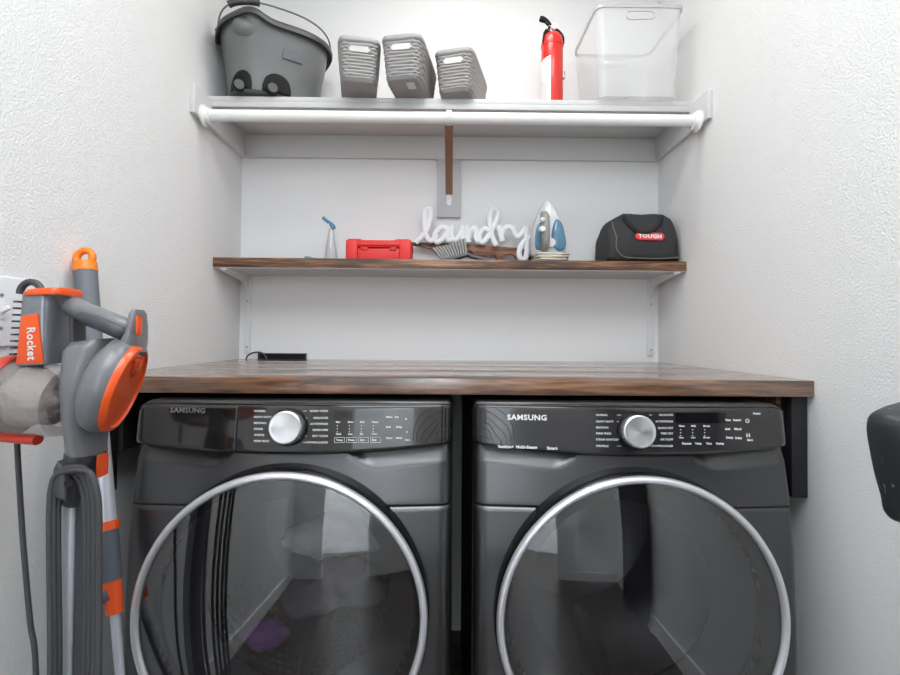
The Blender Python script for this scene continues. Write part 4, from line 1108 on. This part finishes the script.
    MB().lathe([(.058, 0), (.063, .01), (.062, Lc * .5), (.056, Lc), (.04, Lc)], A, ax, 40, True, False).build('dust_cup', M['cup_clear'], t, 50)
    b = MB(); vs = b.sphere(A.lerp(B, .40), .047, 1.0, .95, 1.05, n=40)
    for v in vs: v.co += (v.co - A.lerp(B, .4)) * noise.noise(v.co * 45) * .22
    b.build('dust', M['dust'], t, 80)
    MB().lathe([(.064, -.012), (.068, -.008), (.068, .006), (.064, .010)], A, ax, 40, True, False).build('cup_lid', M['vac_red'], t, 50)
    b = MB(); A2 = P(4, 437, Y - .03); B2 = P(38, 440, Y - .03); b.tube([A2, (A2 + B2) / 2, B2], .008, 10, flat=1.5); b.build('cup_latch', M['vac_red'], t)
    # neck, latch, wand
    loft('neck', [((67, 451), (106, 451), .036, 0), ((64, 470), (98, 470), .034, 0), ((62, 490), (92, 492), .030, 0), ((64, 500), (88, 502), .026, 0)], M['vac_dark'], e=3)
    MB().box(P(98, 478, Y - .012), P(107, 452, Y + .012), .003).build('release_latch', M['vac_orange'], t)
    zf = .055
    def strip(name, px0, px1, y0_, y1_, m):
        a, c = P(px0, 492, Y), P(px1, 492, Y)
        MB().box((a.x, Y + y0_, zf), (c.x, Y + y1_, a.z), .005, 3).build(name, m, t)
    strip('wand', 62, 79.5, -.016, .012, M['pole_tube']); strip('wand_spine', 79, 92, -.010, .018, M['vac_dark'])
    # cord hook
    hk = P(67, 482, Y - .036); MB().prism([P(61, 484, Y - .03), P(63, 466, Y - .03), (P(67, 458, Y - .03)), P(72, 463, Y - .03), P(76, 480, Y - .03), P(76, 497, Y - .03), P(66, 494, Y - .03)], (0, -.022, 0), .004, 3).build('cord_hook', M['vac_dark'], t)
    MB().cyl(P(68.5, 483, Y - .052), P(68.5, 483, Y - .058), .006, n=16).build('hook_pivot', M['black_plastic'], t)
    # wound cord: long loops either side
    b = MB()
    for k, (xl, xr, yt, dy) in enumerate(((49.5, 99, 474, -.050), (53.5, 94.5, 471, -.046), (58, 90, 476, -.040), (51, 85.5, 478, -.034))):
        top = [P(xl, 560, Y + dy), P(xl, 510, Y + dy), P(xl + 2, 487, Y + dy), P(xl + 8, yt, Y + dy), P(lerp(xl, xr, .5), yt - 4, Y + dy), P(xr - 9, yt - 1, Y + dy), P(xr - 2, 492, Y + dy), P(xr, 515, Y + dy), P(xr, 560, Y + dy), P(xr - .5, 675, Y + dy)]
        xa, xb = P(xl + 1, 675, Y + dy).x, P(xr - .5, 675, Y + dy).x
        lo = [Vector((xb - .002, Y + dy, .24)), Vector(((xa + xb) / 2, Y + dy, .16 + .010 * k)), Vector((xa + .002, Y + dy, .24)), P(xl + 1, 675, Y + dy)]
        b.tube(catmull(top + lo, 6, True), .0046, 8, closed=True)
    b.build('wound_cord', M['cord'], t, 60)
    b = MB(); b.tube(catmull([P(17, 438, Y), P(18.5, 470, Y), P(23, 540, Y), P(30, 620, Y), P(36, 675, Y), Vector((P(42, 675, Y).x, Y, .25)), Vector((base.x - .03, Y - .02, .13)), Vector((base.x - .016, Y - .022, .10))], 8), .0042, 8); b.build('power_cord', M['cord'], t, 60)
    # floor head (below the picture)
    b = MB(); b.box((base.x - .13, Y - .10, .004), (base.x + .08, Y + .0, .055), .015, 3); b.build('floor_head', M['vac_grey'], t)
    b = MB(); b.cyl((base.x - .01, Y - .0, .03), (base.x - .01, Y - .0, .09), .022, .016); b.build('floor_joint', M['vac_dark'], t)
    MB().box((base.x - .12, Y - .09, 0), (base.x + .07, Y - .01, .006)).build('sole', M['rubber'], t)
vacuum()

# ---------------------------------------------------------------- pole with orange ring
def pole():
    yt, yb = -.872, -1.02
    A = at(85, 262, yt); B = at(117, 640, -.985)
    d = (B - A); foot = A + d * (A.z / (A.z - B.z))
    t = thing('cleaning_pole', 'grey cleaning pole with an orange hanging ring leaning behind the vacuum', 'pole', (foot.x, foot.y, 0))
    def seg(y): # point on the axis whose picture height is y
        lo, hi = -.1, 1.6
        for _ in range(40):
            m = (lo + hi) / 2; p = A + d * m; q = RB @ (p - CAM); py = 337.5 - SY - CF * q.z / q.y
            if py < y: lo = m
            else: hi = m
        return A + d * lo
    def part(name, y0, y1, r0, r1, m, par=t, bev=0):
        return MB().cyl(seg(y0), seg(y1) if y1 else foot, r0, r1, 24, bev).build(name, m, par, 50)
    part('foam_grip', 270, 350, .0215, .020, M['pole_grip']); part('grip_collar', 263, 272, .022, .0225, M['pole_orange'])
    part('upper_tube', 345, 526, .0165, .0175, M['pole_tube'])
    part('orange_collar', 521, 530, .021, .021, M['vac_orange']); part('telescoping_lock', 529, 580, .0185, .0175, M['pole_dark'])
    part('lower_orange_collar', 578, 613, .0165, .0150, M['vac_orange']); part('lower_tube', 612, None, .0085, .0085, M['pole_tube'])
    c = seg(258); ax = d.normalized()
    b = MB(); u = ax; w_ = Vector((1, 0, 0)); w_ = (w_ - u * w_.dot(u)).normalized()
    b.tube([c + u * math.cos(a) * .0165 + w_ * math.sin(a) * .0170 for a in [2 * PI * k / 32 for k in range(32)]], .0075, 12, closed=True); b.build('hanging_ring', M['pole_orange'], t, 60)
    p = seg(541); MB().box((p.x - .013, p.y - .021, p.z - .012), (p.x - .005, p.y - .013, p.z + .012), .002).build('lock_button', M['vac_orange'], t)
    p = seg(594); b = MB(); b.tube(catmull([p + Vector((.0, -.014, .006)), p + Vector((-.016, -.018, -.004)), p + Vector((-.030, -.018, -.03))], 5), [.010] * 6 + [.009] * 5, 10, flat=.6); b.build('lever', M['pole_dark'], t, 60)
pole()

# ---------------------------------------------------------------- black scuffed plastic piece at the right edge
Y = -1.27
out = [(900, 402), (884, 407), (871, 415), (868, 428), (871, 450), (876, 475), (882, 497), (885, 512), (893, 520), (905, 523.5)]
P = catmull([at(*q, Y) for q in out], 5)
xr = HW
prof = P + [Vector((xr, Y, P[-1].z)), Vector((xr, Y, P[0].z + .012))]
b = MB(); zc = sum(p.z for p in P) / len(P)
def ins(k): return [Vector((p.x + (k if p.x < xr - .01 else 0), 0, zc + (p.z - zc) * (1 - k * 6))) for p in prof]
b.rings([[Vector((p.x, Y + y, p.z)) for p in ins(k)] for k, y in ((.010, .010), (.003, .006), (0, 0), (.002, -.02), (.006, -.05), (.016, -.062))])
tag(b.build('plastic_shell', M['scuffed'], None, 50), 'scuffed black plastic piece jutting into view at the right edge', 'plastic piece')

SC.view_settings.view_transform = 'Standard'; SC.view_settings.look = 'None'; SC.view_settings.gamma = 1; SC.view_settings.use_curve_mapping = False
SC.view_settings.exposure = 0.17
SC.cycles.max_bounces = 10; SC.cycles.diffuse_bounces = 6; SC.cycles.transparent_max_bounces = 12; SC.cycles.glossy_bounces = 5
SC.cycles.use_denoising = True
SC.cycles.sample_clamp_indirect = 6
